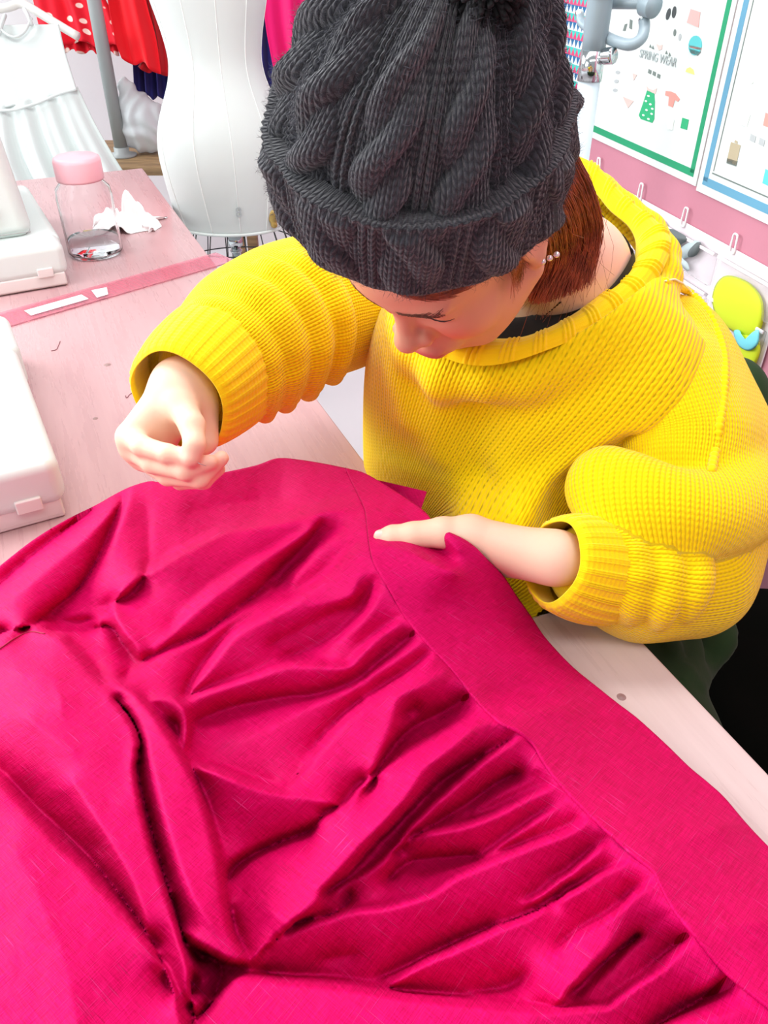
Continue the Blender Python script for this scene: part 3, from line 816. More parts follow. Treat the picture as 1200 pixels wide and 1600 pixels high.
# ================================================================== the seated person
def knit_mat(name, col, dark, cw_=0.0065, rh=0.0052, hole=0.55, strength=0.6):
    m = mat(name, col, 0.85, spec=0.15); t = NT(m)
    uv = t.attr('UVMap')
    wob = t.noise(t.mapping(uv, (30, 30, 1)), 1, 2, 0.5, out=1)
    sx = t.node('ShaderNodeSeparateXYZ', i_0=uv)
    x = t.math('DIVIDE', sx.outputs[0], cw_)
    x = t.math('ADD', x, t.math('MULTIPLY', t.math('SUBTRACT', wob, 0.5), 0.35))
    fx = t.math('SUBTRACT', t.math('FRACT', x), 0.5)
    ax = t.math('ABSOLUTE', fx)
    y = t.math('ADD', t.math('DIVIDE', sx.outputs[1], rh), t.math('MULTIPLY', ax, 1.1))
    wave = t.math('ADD', t.math('MULTIPLY', t.math('COSINE', t.math('MULTIPLY', y, 2 * math.pi)), 0.5), 0.5)
    leg = t.math('SUBTRACT', 1.0, t.math('POWER', t.math('ABSOLUTE', t.math('SUBTRACT', t.math('MULTIPLY', ax, 4), 1.0)), 2.0))
    h = t.math('ADD', t.math('MULTIPLY', leg, 0.75), t.math('MULTIPLY', wave, t.math('MULTIPLY', leg, 0.45)))
    # the gap between neighbouring columns, where the yarns part
    gap = t.math('MULTIPLY', t.ramp(ax, [(0.36, (0, 0, 0)), (0.47, (1, 1, 1))]),
                 t.ramp(wave, [(0.35, (1, 1, 1)), (0.75, (0, 0, 0))]))
    stretch = t.ramp(t.noise(t.mapping(uv, (9, 9, 1)), 1, 2, 0.5), [(0.40, (0.35, 0.35, 0.35)), (0.62, (1, 1, 1))])
    gap = t.math('MULTIPLY', t.math('MULTIPLY', gap, stretch), hole)
    fz = t.noise(t.mapping(uv, (900, 900, 1)), 1, 3, 0.6)
    t.color(t.mix(gap, t.mix(t.math('MULTIPLY', fz, 0.25), col, tuple(c * 0.86 for c in col)), dark))
    h = t.math('ADD', h, t.math('MULTIPLY', fz, 0.25))
    t.normal(t.bump(h, strength, 0.0022))
    t.b.inputs['Sheen Weight'].default_value = 0.25
    t.b.inputs['Sheen Roughness'].default_value = 0.4
    return m
YEL = srgb(255, 222, 2)
M_knit = knit_mat('yellow_knit', YEL, srgb(112, 86, 0))
M_sleeve = knit_mat('yellow_knit_sleeve', YEL, srgb(150, 108, 0), hole=0.45)
M_rib = mat('yellow_rib', srgb(255, 219, 2), 0.85, spec=0.15, Sheen_Weight=0.25)
_t = NT(M_rib)
_uv = _t.attr('UVMap'); _s = _t.node('ShaderNodeSeparateXYZ', i_0=_uv)
_w = _t.math('SINE', _t.math('MULTIPLY', _s.outputs[1], 2 * math.pi / 0.0042))
_fz = _t.noise(_t.mapping(_uv, (800, 800, 1)), 1, 3, 0.6)
_t.normal(_t.bump(_t.math('ADD', _t.math('MULTIPLY', _w, 0.3), _fz), 0.45, 0.0012))
M_black = mat('black_undershirt', srgb(24, 26, 26), 0.8); 
M_green = mat('dark_green_cloth', srgb(36, 58, 32), 0.9, spec=0.1, Sheen_Weight=0.05)
_t = NT(M_green); _n = _t.noise(_t.mapping(_t.coord('Object'), (300, 300, 300)), 1, 3, 0.6)
_t.normal(_t.bump(_n, 0.3, 0.0008))

M_skin = mat('skin', srgb(236, 196, 168), 0.48, spec=0.35, Subsurface_Weight=0.12, Subsurface_Scale=0.008)
M_skin.node_tree.nodes['Principled BSDF'].inputs['Subsurface Radius'].default_value = (1.0, 0.4, 0.25)
_t = NT(M_skin)
_n = _t.noise(_t.coord('Object'), 160, 4, 0.6)
_t.color(_t.mix(_t.math('MULTIPLY', _n, 0.10), _t.attr('Col', 'Color'), srgb(214, 150, 126)))
_t.normal(_t.bump(_t.noise(_t.coord('Object'), 900, 3, 0.6), 0.06, 0.0006))

person = empty('person', (0.25, 1.0, 0.0))
tag(person, 'person in yellow knit sweater and charcoal cable-knit beanie, bent over hand sewing', 'person')

# ---- head frame (columns: her left, face forward, crown)
HM = np.array([[0.78883233, -0.42551099, -0.44349065], [-0.60855929, -0.43976593, -0.66050096], [-0.08601834, -0.79091487, 0.60585024]])
HO = np.array([0.06161089, 0.71232303, 1.10386873])
def HL(x, y, z): return np.array([x, y, z], float) @ HM.T + HO
NECK = np.array([0.205, 0.865, 1.0])
SH_L = PD(1008, 580, 0.93); SH_R = PD(552, 450, 1.04)

def head_sdf(p):
    q = (p - HO.astype(np.float32)) @ HM.astype(np.float32)
    qa = q.copy(); qa[:, 0] = np.abs(qa[:, 0])          # mirrored: both halves alike
    d = sd_ell(q, (0, -.012, .045), (.073, .094, .082))
    d = smin(d, sd_ell(q, (0, .044, .040), (.058, .048, .052)), .03)
    d = smin(d, sd_ell(q, (0, .038, -.020), (.056, .053, .068)), .03)
    d = smin(d, sd_ell(q, (0, .036, -.062), (.046, .048, .040)), .025)
    d = smin(d, sd_cap(q, (0, .074, -.086), (0, .076, -.088), .017, .017), .02)
    d = smin(d, sd_ell(qa, (.034, .060, -.020), (.028, .027, .029)), .022)      # cheeks
    d = smin(d, sd_cap(qa, (.062, .005, -.045), (.030, .060, -.084), .014, .013), .03)   # jaw line
    d = smin(d, sd_ell(qa, (.026, .078, .038), (.024, .011, .007)), .014)       # brow
    d = smax(d, -sd_ell(qa, (.030, .099, .020), (.019, .019, .011)), .014)      # eye hollows
    d = smin(d, sd_ell(qa, (.031, .0735, .019), (.0165, .0125, .0120)), .006)     # closed lids
    nose = sd_cap(q, (0, .084, .026), (0, .106, -.010), .0070, .0090)
    nose = smin(nose, sd_ell(q, (0, .109, -.0135), (.0115, .0105, .0105)), .010)
    nose = smin(nose, sd_ell(qa, (.0142, .097, -.0165), (.0082, .0110, .0092)), .006)
    d = smin(d, nose, .0065)
    d = smax(d, -sd_cap(qa, (.0215, .0945, -.008), (.0305, .0930, -.042), .0046, .0036), .005)   # crease beside the nose
    d = smin(d, sd_ell(q, (0, .088, -.050), (.029, .020, .022)), .012)           # mouth mound
    lip = sd_ell(q, (0, .1045, -.0460), (.0200, .0085, .0055))
    lip = smin(lip, sd_ell(q, (0, .1030, -.0570), (.0175, .0090, .0065)), .003)
    d = smin(d, lip, .005)
    d = smax(d, -sd_ell(qa, (.012, .1130, -.0515), (.0150, .0080, .0012)), .003)
    d = smax(d, -sd_ell(q, (0, .110, -.0335), (.0028, .006, .006)), .004)
    ear = sd_ell(qa, (.0745, -.008, -.002), (.0070, .0185, .0300))
    ear = smax(ear, -sd_ell(qa, (.083, -.004, .002), (.006, .010, .018)), .006)
    ear = smin(ear, sd_cap(qa, (.0745, .000, -.026), (.0745, .001, -.029), .0065, .006), .008)
    d = smin(d, ear, .006)
    return d

RH = {  # her sewing hand: pixel + depth of every joint, radius
 'wrist': (283, 606, .800), 
 'index': [((203, 682, .792), .0125), ((222, 697, .772), .0100), ((262, 709, .760), .0092), ((296, 716, .757), .0075)],
 'middle': [((208, 700, .802), .0125), ((238, 724, .780), .0098), ((290, 736, .765), .0092), ((328, 722, .765), .0076)],
 'ring': [((222, 714, .815), .0120), ((262, 744, .790), .0094), ((312, 748, .775), .0090), ((346, 716, .776), .0074)],
 'little': [((240, 720, .828), .0110), ((282, 752, .802), .0084), ((318, 752, .790), .0078), ((342, 733, .788), .0066)],
 'thumb': [((282, 632, .780), .0150), ((300, 664, .762), .0122), ((304, 694, .752), .0102), ((299, 716, .751), .0080)],
}
LH = {
 'wrist': (868, 872, .772),
 'thumb': [((735, 836, .787), .0195), ((692, 832, .784), .0152), ((645, 836, .785), .0128), ((612, 838, .787), .0108), ((594, 839, .790), .0070)],
 'index': [((725, 846, .806), .0135), ((680, 850, .838), .0100), ((635, 862, .850), .0090), ((600, 870, .850), .0075)],
 'middle': [((738, 858, .816), .0130), ((690, 876, .850), .0100), ((640, 890, .858), .0090), ((606, 896, .856), .0076)],
 'ring': [((752, 868, .822), .0125), ((706, 896, .858), .0095), ((664, 912, .862), .0088), ((634, 918, .860), .0074)],
 'little': [((766, 876, .824), .0115), ((730, 908, .860), .0086), ((698, 926, .864), .0078), ((676, 932, .862), .0066)],
}
def P3(t): return PD(t[0], t[1], t[2])
EL_R = PD(420, 505, .97); EL_L = PD(1085, 895, .850)
def hand_sdf(p, Hd, elbow, palm_r, wr):
    w = P3(Hd['wrist'])
    d = sd_cap(p, elbow, w, .036, wr)
    for f in ('index', 'middle', 'ring', 'little'):
        m = P3(Hd[f][0][0])
        d = smin(d, sd_cap(p, w, m, wr * 0.86, palm_r), .012)
    hand = d
    for f in ('index', 'middle', 'ring', 'little', 'thumb'):
        pts = [P3(a) for a, r in Hd[f]]; rad = [r for a, r in Hd[f]]
        if f == 'thumb':
            hand = smin(hand, sd_cap(p, w, pts[0], wr * 0.9, rad[0]), .016)
        c = chain(p, pts, rad, .004)
        hand = smin(hand, c, .005 if f != 'thumb' else .007)
    return hand
def near(p, c, r, f):
    """evaluate f only inside a sphere; outside return the distance to it"""
    dd = np.linalg.norm(p - np.asarray(c, np.float32), axis=1) - np.float32(r)
    out = np.maximum(dd, 0.03).astype(np.float32)
    k = dd < 0.03
    if k.any(): out[k] = f(p[k])
    return out
def body_sdf(p):
    d = near(p, HL(0, 0, 0.02), .16, head_sdf)
    d = smin(d, sd_cap(p, HL(0, -.028, -.045), NECK, .050, .053), .035)
    d = smin(d, sd_cap(p, NECK, NECK + (0.02, 0.05, -0.10), .056, .085), .05)
    d = smin(d, sd_cap(p, NECK - (0, 0, .05), SH_L - (0, 0, .01), .05, .045), .05)
    d = smin(d, sd_cap(p, NECK - (0, 0, .05), SH_R, .05, .045), .05)
    d = smin(d, sd_cap(p, SH_L, EL_L, .045, .038), .02)
    d = smin(d, sd_cap(p, SH_R, EL_R, .045, .038), .02)
    d = smin(d, sd_cap(p, NECK + (0.0, 0.06, -0.08), (0.22, 0.98, 0.60), .09, .11), .05)
    def hr_f(p):
        hr = hand_sdf(p, RH, EL_R, .0135, .0265)
        return smin(hr, sd_cap(p, PD(312, 640, .806), PD(318, 688, .802), .0190, .0150), .018)
    hr = near(p, (PD(270, 670, .79) + EL_R) / 2, .17, hr_f)
    hl = near(p, (PD(600, 860, .82) + EL_L) / 2, .22, lambda p: hand_sdf(p, LH, EL_L, .0145, .0225))
    return smin(smin(d, hr, .006), hl, .006)
V, Q = isosurface(body_sdf, (-.32, .48, .50), (.46, 1.18, 1.26), 0.0022)
V = relax(V, Q, 1, 0.4)
q = (V - HO) @ HM
skin = np.tile(np.array(srgb(238, 200, 172)), (len(V), 1))
def paint(mask, col):
    global skin
    skin = skin * (1 - mask[:, None]) + np.array(col) * mask[:, None]
g = lambda c, r: np.exp(-(((q - np.array(c)) / np.array(r)) ** 2).sum(1))
head_zone = 1 / (1 + np.exp(-(0.16 - np.linalg.norm(q, axis=1)) * 150))
paint(head_zone, srgb(216, 160, 130))
paint(0.85 * g((.038, .080, -.018), (.019, .03, .016)) + 0.85 * g((-.038, .080, -.018), (.019, .03, .016)), srgb(226, 112, 104))
paint(0.35 * g((0, .115, -.016), (.010, .012, .010)), srgb(222, 130, 116))
lipm = np.clip(1.6 * np.exp(-((q[:, 0] / .020) ** 4 + ((q[:, 2] + .0505) / .0095) ** 4)) * (q[:, 1] > .092), 0, 1)
paint(0.85 * lipm, srgb(196, 88, 84))
for Hd in (RH, LH):
    for f in ('index', 'middle', 'ring', 'little', 'thumb'):
        tp = P3(Hd[f][-1][0])
        paint(0.55 * np.exp(-(((V - tp) ** 2).sum(1)) / .013 ** 2), srgb(232, 150, 138))
hand_zone = np.exp(-np.minimum(((V - P3(RH['wrist'])) ** 2).sum(1), ((V - PD(760, 840, .79)) ** 2).sum(1)) / .16 ** 2)
paint(np.clip(hand_zone, 0, 1) * 0.30 * (1 - head_zone), srgb(244, 214, 190))
mesh_obj('body', V, Q, M_skin, person, colors=skin)

# ---- nail of the visible thumb
M_nail = mat('fingernail', srgb(244, 206, 192), 0.25, spec=0.6)
def patch_ellipse(c, ax, bx, nx, a, b, bulge, n=8, k=20):
    V = [c + nx * bulge]; Fq = []
    for i in range(1, n + 1):
        r = i / n
        for j in range(k):
            t = 2 * math.pi * j / k
            V.append(c + ax * a * r * math.cos(t) + bx * b * r * math.sin(t) + nx * bulge * (1 - (r * math.sin(t)) ** 2 * 1.8 - (r * math.cos(t)) ** 2 * .2))
    for j in range(k): Fq.append([0, 1 + j, 1 + (j + 1) % k])
    for i in range(n - 1):
        for j in range(k):
            Fq.append([1 + i * k + j, 1 + (i + 1) * k + j, 1 + (i + 1) * k + (j + 1) % k, 1 + i * k + (j + 1) % k])
    return np.array(V), Fq
tt = PD(602, 838, .789); tdv = PD(594, 839, .790) - PD(612, 838, .787); tdv /= np.linalg.norm(tdv)
cvec = CAM - tt; nvec = cvec - tdv * (cvec @ tdv); nvec /= np.linalg.norm(nvec)
nvec = nvec * 0.9 + np.array([0, 0.2, 0.35]); nvec -= tdv * (nvec @ tdv); nvec /= np.linalg.norm(nvec)
V, Fq = patch_ellipse(tt + nvec * .0072, tdv, np.cross(nvec, tdv), nvec, .0085, .0058, .0022)
mesh_obj('thumbnail', V, Fq, M_nail, person)

# ---- sweater ------------------------------------------------------
E1 = np.array([0.945, -0.326, 0.0])                     # along the shoulders, towards her left
E2 = np.array([0.02, -0.25, 0.968]); E2 -= E1 * (E2 @ E1); E2 /= np.linalg.norm(E2)
E3 = np.cross(E1, E2)                                   # out of the chest? (sign fixed below)
if E3[1] > 0: E3 = -E3
TM = np.column_stack([E1, E3, E2])
TC = np.array([0.178, 0.862, 0.865])
neck_axis = (NECK - HL(0, -.028, -.045)); neck_axis /= np.linalg.norm(neck_axis)
COLLAR_IN = [(700,500,.85),(735,530,.826),(775,536,.818),(826,532,.816),(883,505,.822),(929,471,.836),(981,424,.862),(993,390,.888),(983,360,.908),(953,333,.925),(925,302,.940),(880,285,.955),(800,300,.97),(730,360,.955),(695,430,.90)]
cin = np.array([P3(a) for a in COLLAR_IN])
cin_c = cin.mean(0)
_u, _s2, _vt = np.linalg.svd(cin - cin_c)
NA = float(np.abs((cin - cin_c) @ _vt[0]).max()) * .98; NB = float(np.abs((cin - cin_c) @ _vt[1]).max()) * .98
cn = _vt[2]; cn = cn if cn[2] > 0 else -cn               # normal of the neckline

dirs0 = cin - cin_c; dirs0 -= np.outer(dirs0 @ cn, cn); dirs0 /= np.linalg.norm(dirs0, axis=1)[:, None]
yoke = catmull(cin + dirs0 * .030 - cn * .022, 22, closed=True)
def tq(u, v):
    """photo pixel to the torso plane (x along the shoulders, z up) on the chest surface"""
    P_ = PD(u, v, .86); w_ = (P_ - TC) @ TM; return (w_[0], w_[2])
FRONT = [  # soft folds of the front: pixel line, height, width
 ([(695, 575), (670, 690), (655, 775)], .011, .026),
 ([(600, 560), (590, 640), (600, 730)], .010, .024),
 ([(1075, 560), (980, 620), (900, 700), (830, 775)], .016, .024),
 ([(1060, 500), (960, 560), (860, 640), (770, 740)], .007, .020),
 ([(985, 650), (925, 715), (890, 755)], -.012, .016),
 ([(760, 640), (735, 780)], -.006, .020)]
FRONT = [([tq(*a) for a in l], h_, w_) for l, h_, w_ in FRONT]
def torso_sdf(p):
    q = (p - TC.astype(np.float32)) @ TM.astype(np.float32)
    d = sd_ell(q, (0, .005, -.005), (.205, .128, .190))
    d = smin(d, sd_ell(q, (-.015, .012, -.17), (.205, .140, .20)), .08)
    d = smin(d, sd_cap(p, SH_L + (-.03, 0.01, -.015), SH_R + (0.05, .0, -.01), .074, .072), .05)
    d = smin(d, sd_cap(p, PD(790, 850, .912), PD(860, 930, .905), .060, .055), .06)
    for i in range(len(yoke)):
        d = smin(d, sd_cap(p, yoke[i - 1], yoke[i], .020, .020), .022)
    for l, h_, w_ in FRONT:
        best = None
        for (x1, z1), (x2, z2) in zip(l[:-1], l[1:]):
            vx, vz = x2 - x1, z2 - z1
            t = np.clip(((q[:, 0] - x1) * vx + (q[:, 2] - z1) * vz) / (vx * vx + vz * vz), 0, 1)
            e = (q[:, 0] - x1 - t * vx) ** 2 + (q[:, 2] - z1 - t * vz) ** 2
            best = e if best is None else np.minimum(best, e)
        d = d - h_ * np.exp(-best / (w_ * w_)) * (q[:, 1] > 0)
    # neck opening, following the neckline's own ellipse
    w = p - cin_c.astype(np.float32)
    e1 = w @ _vt[0].astype(np.float32); e2 = w @ _vt[1].astype(np.float32); e3 = w @ cn.astype(np.float32)
    hole = (np.sqrt((e1 / NA) ** 2 + (e2 / NB) ** 2) - 1) * min(NA, NB)
    hole = np.maximum(hole, -.045 - e3)
    d = smax(d, -hole, .008)
    return d
V, Q = isosurface(torso_sdf, (-.16, .62, .45), (.46, 1.16, 1.12), 0.004)
V = relax(V, Q, 2, 0.5)
q = (V - TC) @ TM
# columns fan out from a point low on her right side, as they hang in the photograph
fx, fz = q[:, 0] + .185, q[:, 2] + .30
ang = np.arctan2(fx, fz); rad = np.hypot(fx, fz)
front = q[:, 1] > -0.02
uvt = np.column_stack([ang * .33, rad + 0.15 * np.abs(q[:, 1])])
sweater = mesh_obj('sweater', V, Q, M_knit, person, uv=uvt)

def arm_param(V, path):
    """arclength and angle of points about a polyline"""
    C = catmull(path, 240); T, N, B = frames(C)
    L = np.r_[0, np.cumsum(np.linalg.norm(np.diff(C, axis=0), axis=1))]
    s = np.zeros(len(V)); a = np.zeros(len(V))
    for i in range(0, len(V), 4000):
        v = V[i:i + 4000]
        j = ((v[:, None] - C[None]) ** 2).sum(2).argmin(1)
        dv = v - C[j]
        s[i:i + 4000] = L[j] + np.einsum('ij,ij->i', dv, T[j])
        a[i:i + 4000] = np.arctan2(np.einsum('ij,ij->i', dv, B[j]), np.einsum('ij,ij->i', dv, N[j]))
    return s, a

def toward_camera(sdf, uvpts, d0=.6, d1=1.3, n=180):
    """first hit of the pixels' rays with a surface"""
    out = []
    for (u, v) in uvpts:
        t = np.linspace(d0, d1, n); P = PD(np.full(n, u), np.full(n, v), t).astype(np.float32)
        f = sdf(P); k = np.argmax(f < 0)
        out.append(P[k] if f[k] < 0 else P[np.argmin(f)])
    return np.array(out, float)
def rolls_on(base, specs, proud, n=14):
    """fold rolls that lie on a base surface: pixel curve, radius -> list of capsule chains"""
    out = []
    for px, r in specs:
        c = catmull(np.array(px, float), n)
        hit = toward_camera(base, c)
        d_ = hit - CAM; d_ /= np.linalg.norm(d_, axis=1)[:, None]
        taper = np.sin(np.linspace(.35, math.pi - .35, n)) ** .5
        out.append((hit + d_ * (r * taper - proud * taper)[:, None], r * taper))
    return out
# her right sleeve, pushed up in rings
pr = np.array([PD(575, 470, 1.03), PD(505, 478, .995), PD(440, 498, .945), PD(385, 530, .900), PD(335, 572, .862)])
rr = [.074, .074, .070, .064, .058]
base_r = lambda p: chain(p, pr, rr, .05)
RINGS_R = rolls_on(base_r, [
 ([(462, 408), (500, 452), (522, 510), (520, 585)], .024),
 ([(418, 420), (462, 470), (486, 535), (482, 610)], .024),
 ([(368, 446), (418, 488), (446, 550), (446, 628)], .024),
 ([(318, 482), (372, 512), (408, 568), (414, 645)], .022)], .014)
def sleeve_r_sdf(p):
    d = base_r(p)
    for c, r in RINGS_R:
        for i in range(len(c) - 1):
            d = smin(d, sd_cap(p, c[i], c[i + 1], r[i], r[i + 1]), .007)
    return d
V, Q = isosurface(sleeve_r_sdf, (-.34, .60, .76), (.14, 1.18, 1.12), 0.0035)
V = relax(V, Q, 2, 0.5)
s, a = arm_param(V, pr)
mesh_obj('sleeve', V, Q, M_sleeve, sweater, uv=np.column_stack([a * .082, s]))

# her left sleeve: hanging upper part and the bunched forearm
pu = np.array([PD(1000, 545, .930), PD(1040, 625, .900), PD(1068, 705, .880), PD(1068, 775, .862)])
pf = np.array([PD(1110, 830, .872), PD(1070, 890, .850), PD(1000, 902, .825), PD(930, 888, .800)])
ROLLS_L = [([(945,745,.812),(1010,785,.782),(1080,808,.780),(1140,800,.800),(1175,765,.850)], .030),
           ([(930,765,.815),(990,810,.790),(1060,835,.790)], .022),
           ([(1135,640,.895),(1150,720,.880),(1130,810,.865),(1100,890,.855)], .030),
           ([(1065,510,.915),(1095,575,.905),(1118,640,.895)], .026)]
base_l = lambda p: chain(p, pf, [.062, .066, .060, .047], .03)
LOW_L = rolls_on(base_l, [([(955, 835), (990, 880), (985, 960)], .020), ([(1008, 838), (1038, 885), (1030, 968)], .020), ([(1055, 845), (1082, 890), (1072, 955)], .020)], .017, 10)
def sleeve_l_up(p):
    d = chain(p, pu, [.066, .072, .074, .064], .04)
    for pts, r in ROLLS_L[:4]:
        c = catmull(np.array([P3(a) for a in pts]), 10)
        for i in range(len(c) - 1): d = smin(d, sd_cap(p, c[i], c[i + 1], r, r), .030)
    return d
def sleeve_l_lo(p):
    d = base_l(p)
    for c, r in LOW_L:
        for i in range(len(c) - 1): d = smin(d, sd_cap(p, c[i], c[i + 1], r[i], r[i + 1]), .004)
    return d
def sleeve_l_sdf(p): return smin(sleeve_l_up(p), sleeve_l_lo(p), .004)
V, Q = isosurface(sleeve_l_sdf, (.08, .48, .66), (.50, 1.08, 1.08), 0.0035)
V = relax(V, Q, 2, 0.5)
s1, a1 = arm_param(V, pu); s2, a2 = arm_param(V, pf)
up = sleeve_l_up(V.astype(np.float32)) < sleeve_l_lo(V.astype(np.float32))
uvs = np.where(up[:, None], np.column_stack([a1 * .088, s1]), np.column_stack([a2 * .062, s2]))
mesh_obj('sleeve', V, Q, M_sleeve, sweater, uv=uvs)

# raglan ridge over her left shoulder
rg = [(1038,440,.845),(1075,455,.850),(1110,490,.845),(1130,540,.838),(1133,600,.832),(1122,680,.822),(1106,765,.812)]
def project_to(sdf, P, it=12):
    P = np.array(P, np.float32)
    for _ in range(it):
        d = sdf(P); e = 1e-3
        gq = np.stack([(sdf(P + np.eye(3, dtype=np.float32)[k] * e) - d) / e for k in range(3)], -1)
        P = P - d[:, None] * gq / ((gq ** 2).sum(1)[:, None] + 1e-6)
    return P.astype(float)
sw_all = lambda p: np.minimum(np.minimum(torso_sdf(p), sleeve_l_sdf(p)), sleeve_r_sdf(p))
rgp = toward_camera(sw_all, resample(np.array([(a, b) for a, b, c in rg], float), 40))
rgp = catmull(rgp[::4], 160)
rr_ = .0042 + .0011 * np.sin(np.arange(160) * 2 * math.pi / 3.0)
tube('seam', rgp, rr_, M_rib, sweater, k=8)

# cream yarn end by the collar
M_yarn = mat('cream_yarn', srgb(248, 240, 196), .8)
yp = toward_camera(sw_all, resample(np.array([(1038, 441), (1052, 438), (1068, 446), (1082, 462)], float), 8)) + np.array([0, -.002, .002])
tube('yarn_end', catmull(yp, 24), .0011, M_yarn, sweater, k=6)

# ---- ribs: collar and cuffs
def rib_profile(s, period=.030):
    """three fine ridges then a flat, per period (metres)"""
    x = (s / period) % 1.0
    r = np.zeros_like(x)
    for c in (.18, .34, .50): r = np.maximum(r, np.clip(1 - ((x - c) / .075) ** 2, 0, 1))
    return r
def ribbed_band(name, A, B, bulge, normals, thick, rib_h, parent, m=18, period=.030, closed=True, fine=False):
    """band between two loops A (free edge) and B, bulging along normals, with knit ribs across it"""
    n = len(A)
    L = np.r_[0, np.cumsum(np.linalg.norm(np.diff(np.vstack([(A + B) / 2, (A + B)[:1] / 2]), axis=0), axis=1))]
    per = L[-1] / round(L[-1] / period)
    rp = rib_profile(L[:-1], per)
    t = np.linspace(0, 1, m)
    rows = []
    for k, tk in enumerate(t):
        base = A * (1 - tk) + B * tk + normals * (bulge * math.sin(math.pi * tk) + 0.0)
        edge_ = min(1.0, tk / .08, (1 - tk) / .05 + .15)
        rows.append(base + normals * (thick * math.sqrt(max(0, 1 - (1 - min(1, tk / .12)) ** 2)) + rib_h * rp[:, None] * edge_))
    inner = [A * (1 - tk) + B * tk + normals * (bulge * math.sin(math.pi * tk) - .001) for tk in (0.0, 0.15, 0.5)]
    R = np.stack(inner[::-1] + rows, 1)                      # n x rows
    mm = R.shape[1]
    uvv = np.stack(np.broadcast_arrays(L[:-1, None], np.linspace(0, np.linalg.norm(A - B, axis=1).mean(), mm)[None]), -1).reshape(-1, 2)
    return mesh_obj(name, R.reshape(-1, 3), grid_faces(n, mm, wrap_n=closed), M_rib, parent, uv=uvv)
ci = catmull(cin, 1100, closed=True)
dirs = ci - cin_c; dirs -= np.outer(dirs @ cn, cn); dirs /= np.linalg.norm(dirs, axis=1)[:, None]
outer0 = ci + dirs * (.036 - .008 * (ci[:, 1:2] > .9)) - cn * .010
outer = project_to(torso_sdf, outer0)
_f = np.fft.rfft(outer, axis=0); _f[7:] = 0; outer = np.fft.irfft(_f, n=len(outer), axis=0)
mid_n = dirs * .35 + cn[None] * .95; mid_n /= np.linalg.norm(mid_n, axis=1)[:, None]
ribbed_band('collar', ci + cn * .004, outer + mid_n * .006, .010, mid_n, .006, .0026, sweater, 22, .031)

def cuff(c0, c1, r0, r1, squash=1.0, n=420, rib=.016, name='cuff', up=None, rib_h=.0022, flare=None, wav=.03):
    """ribbed tube from the free edge c0 to c1"""
    ax = c1 - c0; ax = ax / np.linalg.norm(ax)
    up = np.array([0, 0, 1.0]) if up is None else up
    x = up - ax * (up @ ax); x /= np.linalg.norm(x); y = np.cross(ax, x)
    a = np.linspace(0, 2 * math.pi, n, endpoint=False)
    rad = np.cos(a)[:, None] * x + squash * np.sin(a)[:, None] * y
    nrm = rad / np.linalg.norm(rad, axis=1)[:, None]
    wob = 1 + wav * np.sin(2 * a + 1.0)[:, None] + wav * .6 * np.sin(5 * a + 2)[:, None]
    A = c0 + rad * r0 * wob; B = c1 + rad * r1 * (1 + wav * np.sin(3 * a)[:, None])
    if flare is not None: A = A + flare(a)[:, None] * ax
    return ribbed_band(name, A, B, .004, nrm, .0035, rib_h, sweater, 16, rib)
cuff(PD(862, 877, .7705), PD(950, 892, .803), .0405, .0500, 1.0, rib=.0115, rib_h=.0016)
cuff(PD(277, 628, .800), PD(352, 560, .872), .054, .068, 1.0, n=520, rib=.0110, rib_h=.0012)

# ---- undershirt ring and necklace
rows = []
for o_, z_ in ((-.001, -.022), (.002, -.010), (.008, -.004), (.015, -.001), (.022, .001), (.029, .002), (.036, .002), (.041, .000)):
    R_ = ci - dirs * o_ + cn * z_
    dd = body_sdf(R_.astype(np.float32))
    k_ = dd < .003
    for _ in range(6):
        e = 1e-3; P_ = R_[k_].astype(np.float32); d0 = body_sdf(P_)
        gq = np.stack([(body_sdf(P_ + np.eye(3, dtype=np.float32)[k] * e) - d0) / e for k in range(3)], -1)
        R_[k_] = R_[k_] + gq * np.clip(.0032 - d0, 0, .01)[:, None]
    rows.append(R_)
Rg = np.stack(rows, 1)
mesh_obj('undershirt', Rg.reshape(-1, 3), grid_faces(len(ci), len(rows), wrap_n=True), M_black, person)
# ---- beanie --------------------------------------------------------
def wool_mat(name, c0, c1):
    m = mat(name, c0, 0.9, spec=0.1); t = NT(m)
    uv = t.attr('UVMap')
    s = t.node('ShaderNodeSeparateXYZ', i_0=uv)
    x = t.math('DIVIDE', s.outputs[0], 0.0062)
    ax = t.math('ABSOLUTE', t.math('SUBTRACT', t.math('FRACT', x), 0.5))
    y = t.math('ADD', t.math('DIVIDE', s.outputs[1], 0.0050), t.math('MULTIPLY', ax, 1.3))
    w = t.math('ADD', t.math('MULTIPLY', t.math('COSINE', t.math('MULTIPLY', y, 2 * math.pi)), 0.5), 0.5)
    leg = t.math('SUBTRACT', 1.0, t.math('POWER', t.math('ABSOLUTE', t.math('SUBTRACT', t.math('MULTIPLY', ax, 4), 1.0)), 2.0))
    st = t.math('MULTIPLY', leg, t.math('ADD', t.math('MULTIPLY', w, 0.7), 0.3))
    fz = t.noise(t.coord('Object'), 700, 4, 0.7)
    pile = t.noise(t.coord('Object'), 45, 3, 0.6)
    f = t.math('ADD', t.math('MULTIPLY', st, 0.35), t.math('ADD', t.math('MULTIPLY', fz, 0.5), t.math('MULTIPLY', pile, 0.3)))
    t.color(t.ramp(f, [(0.30, c0), (0.85, c1)]))
    t.normal(t.bump(t.math('ADD', st, t.math('MULTIPLY', fz, 0.8)), 0.8, 0.0022))
    t.b.inputs['Sheen Weight'].default_value = 0.35
    t.b.inputs['Sheen Roughness'].default_value = 0.5
    return m
M_wool = wool_mat('charcoal_wool', srgb(26, 27, 31), srgb(66, 66, 74))
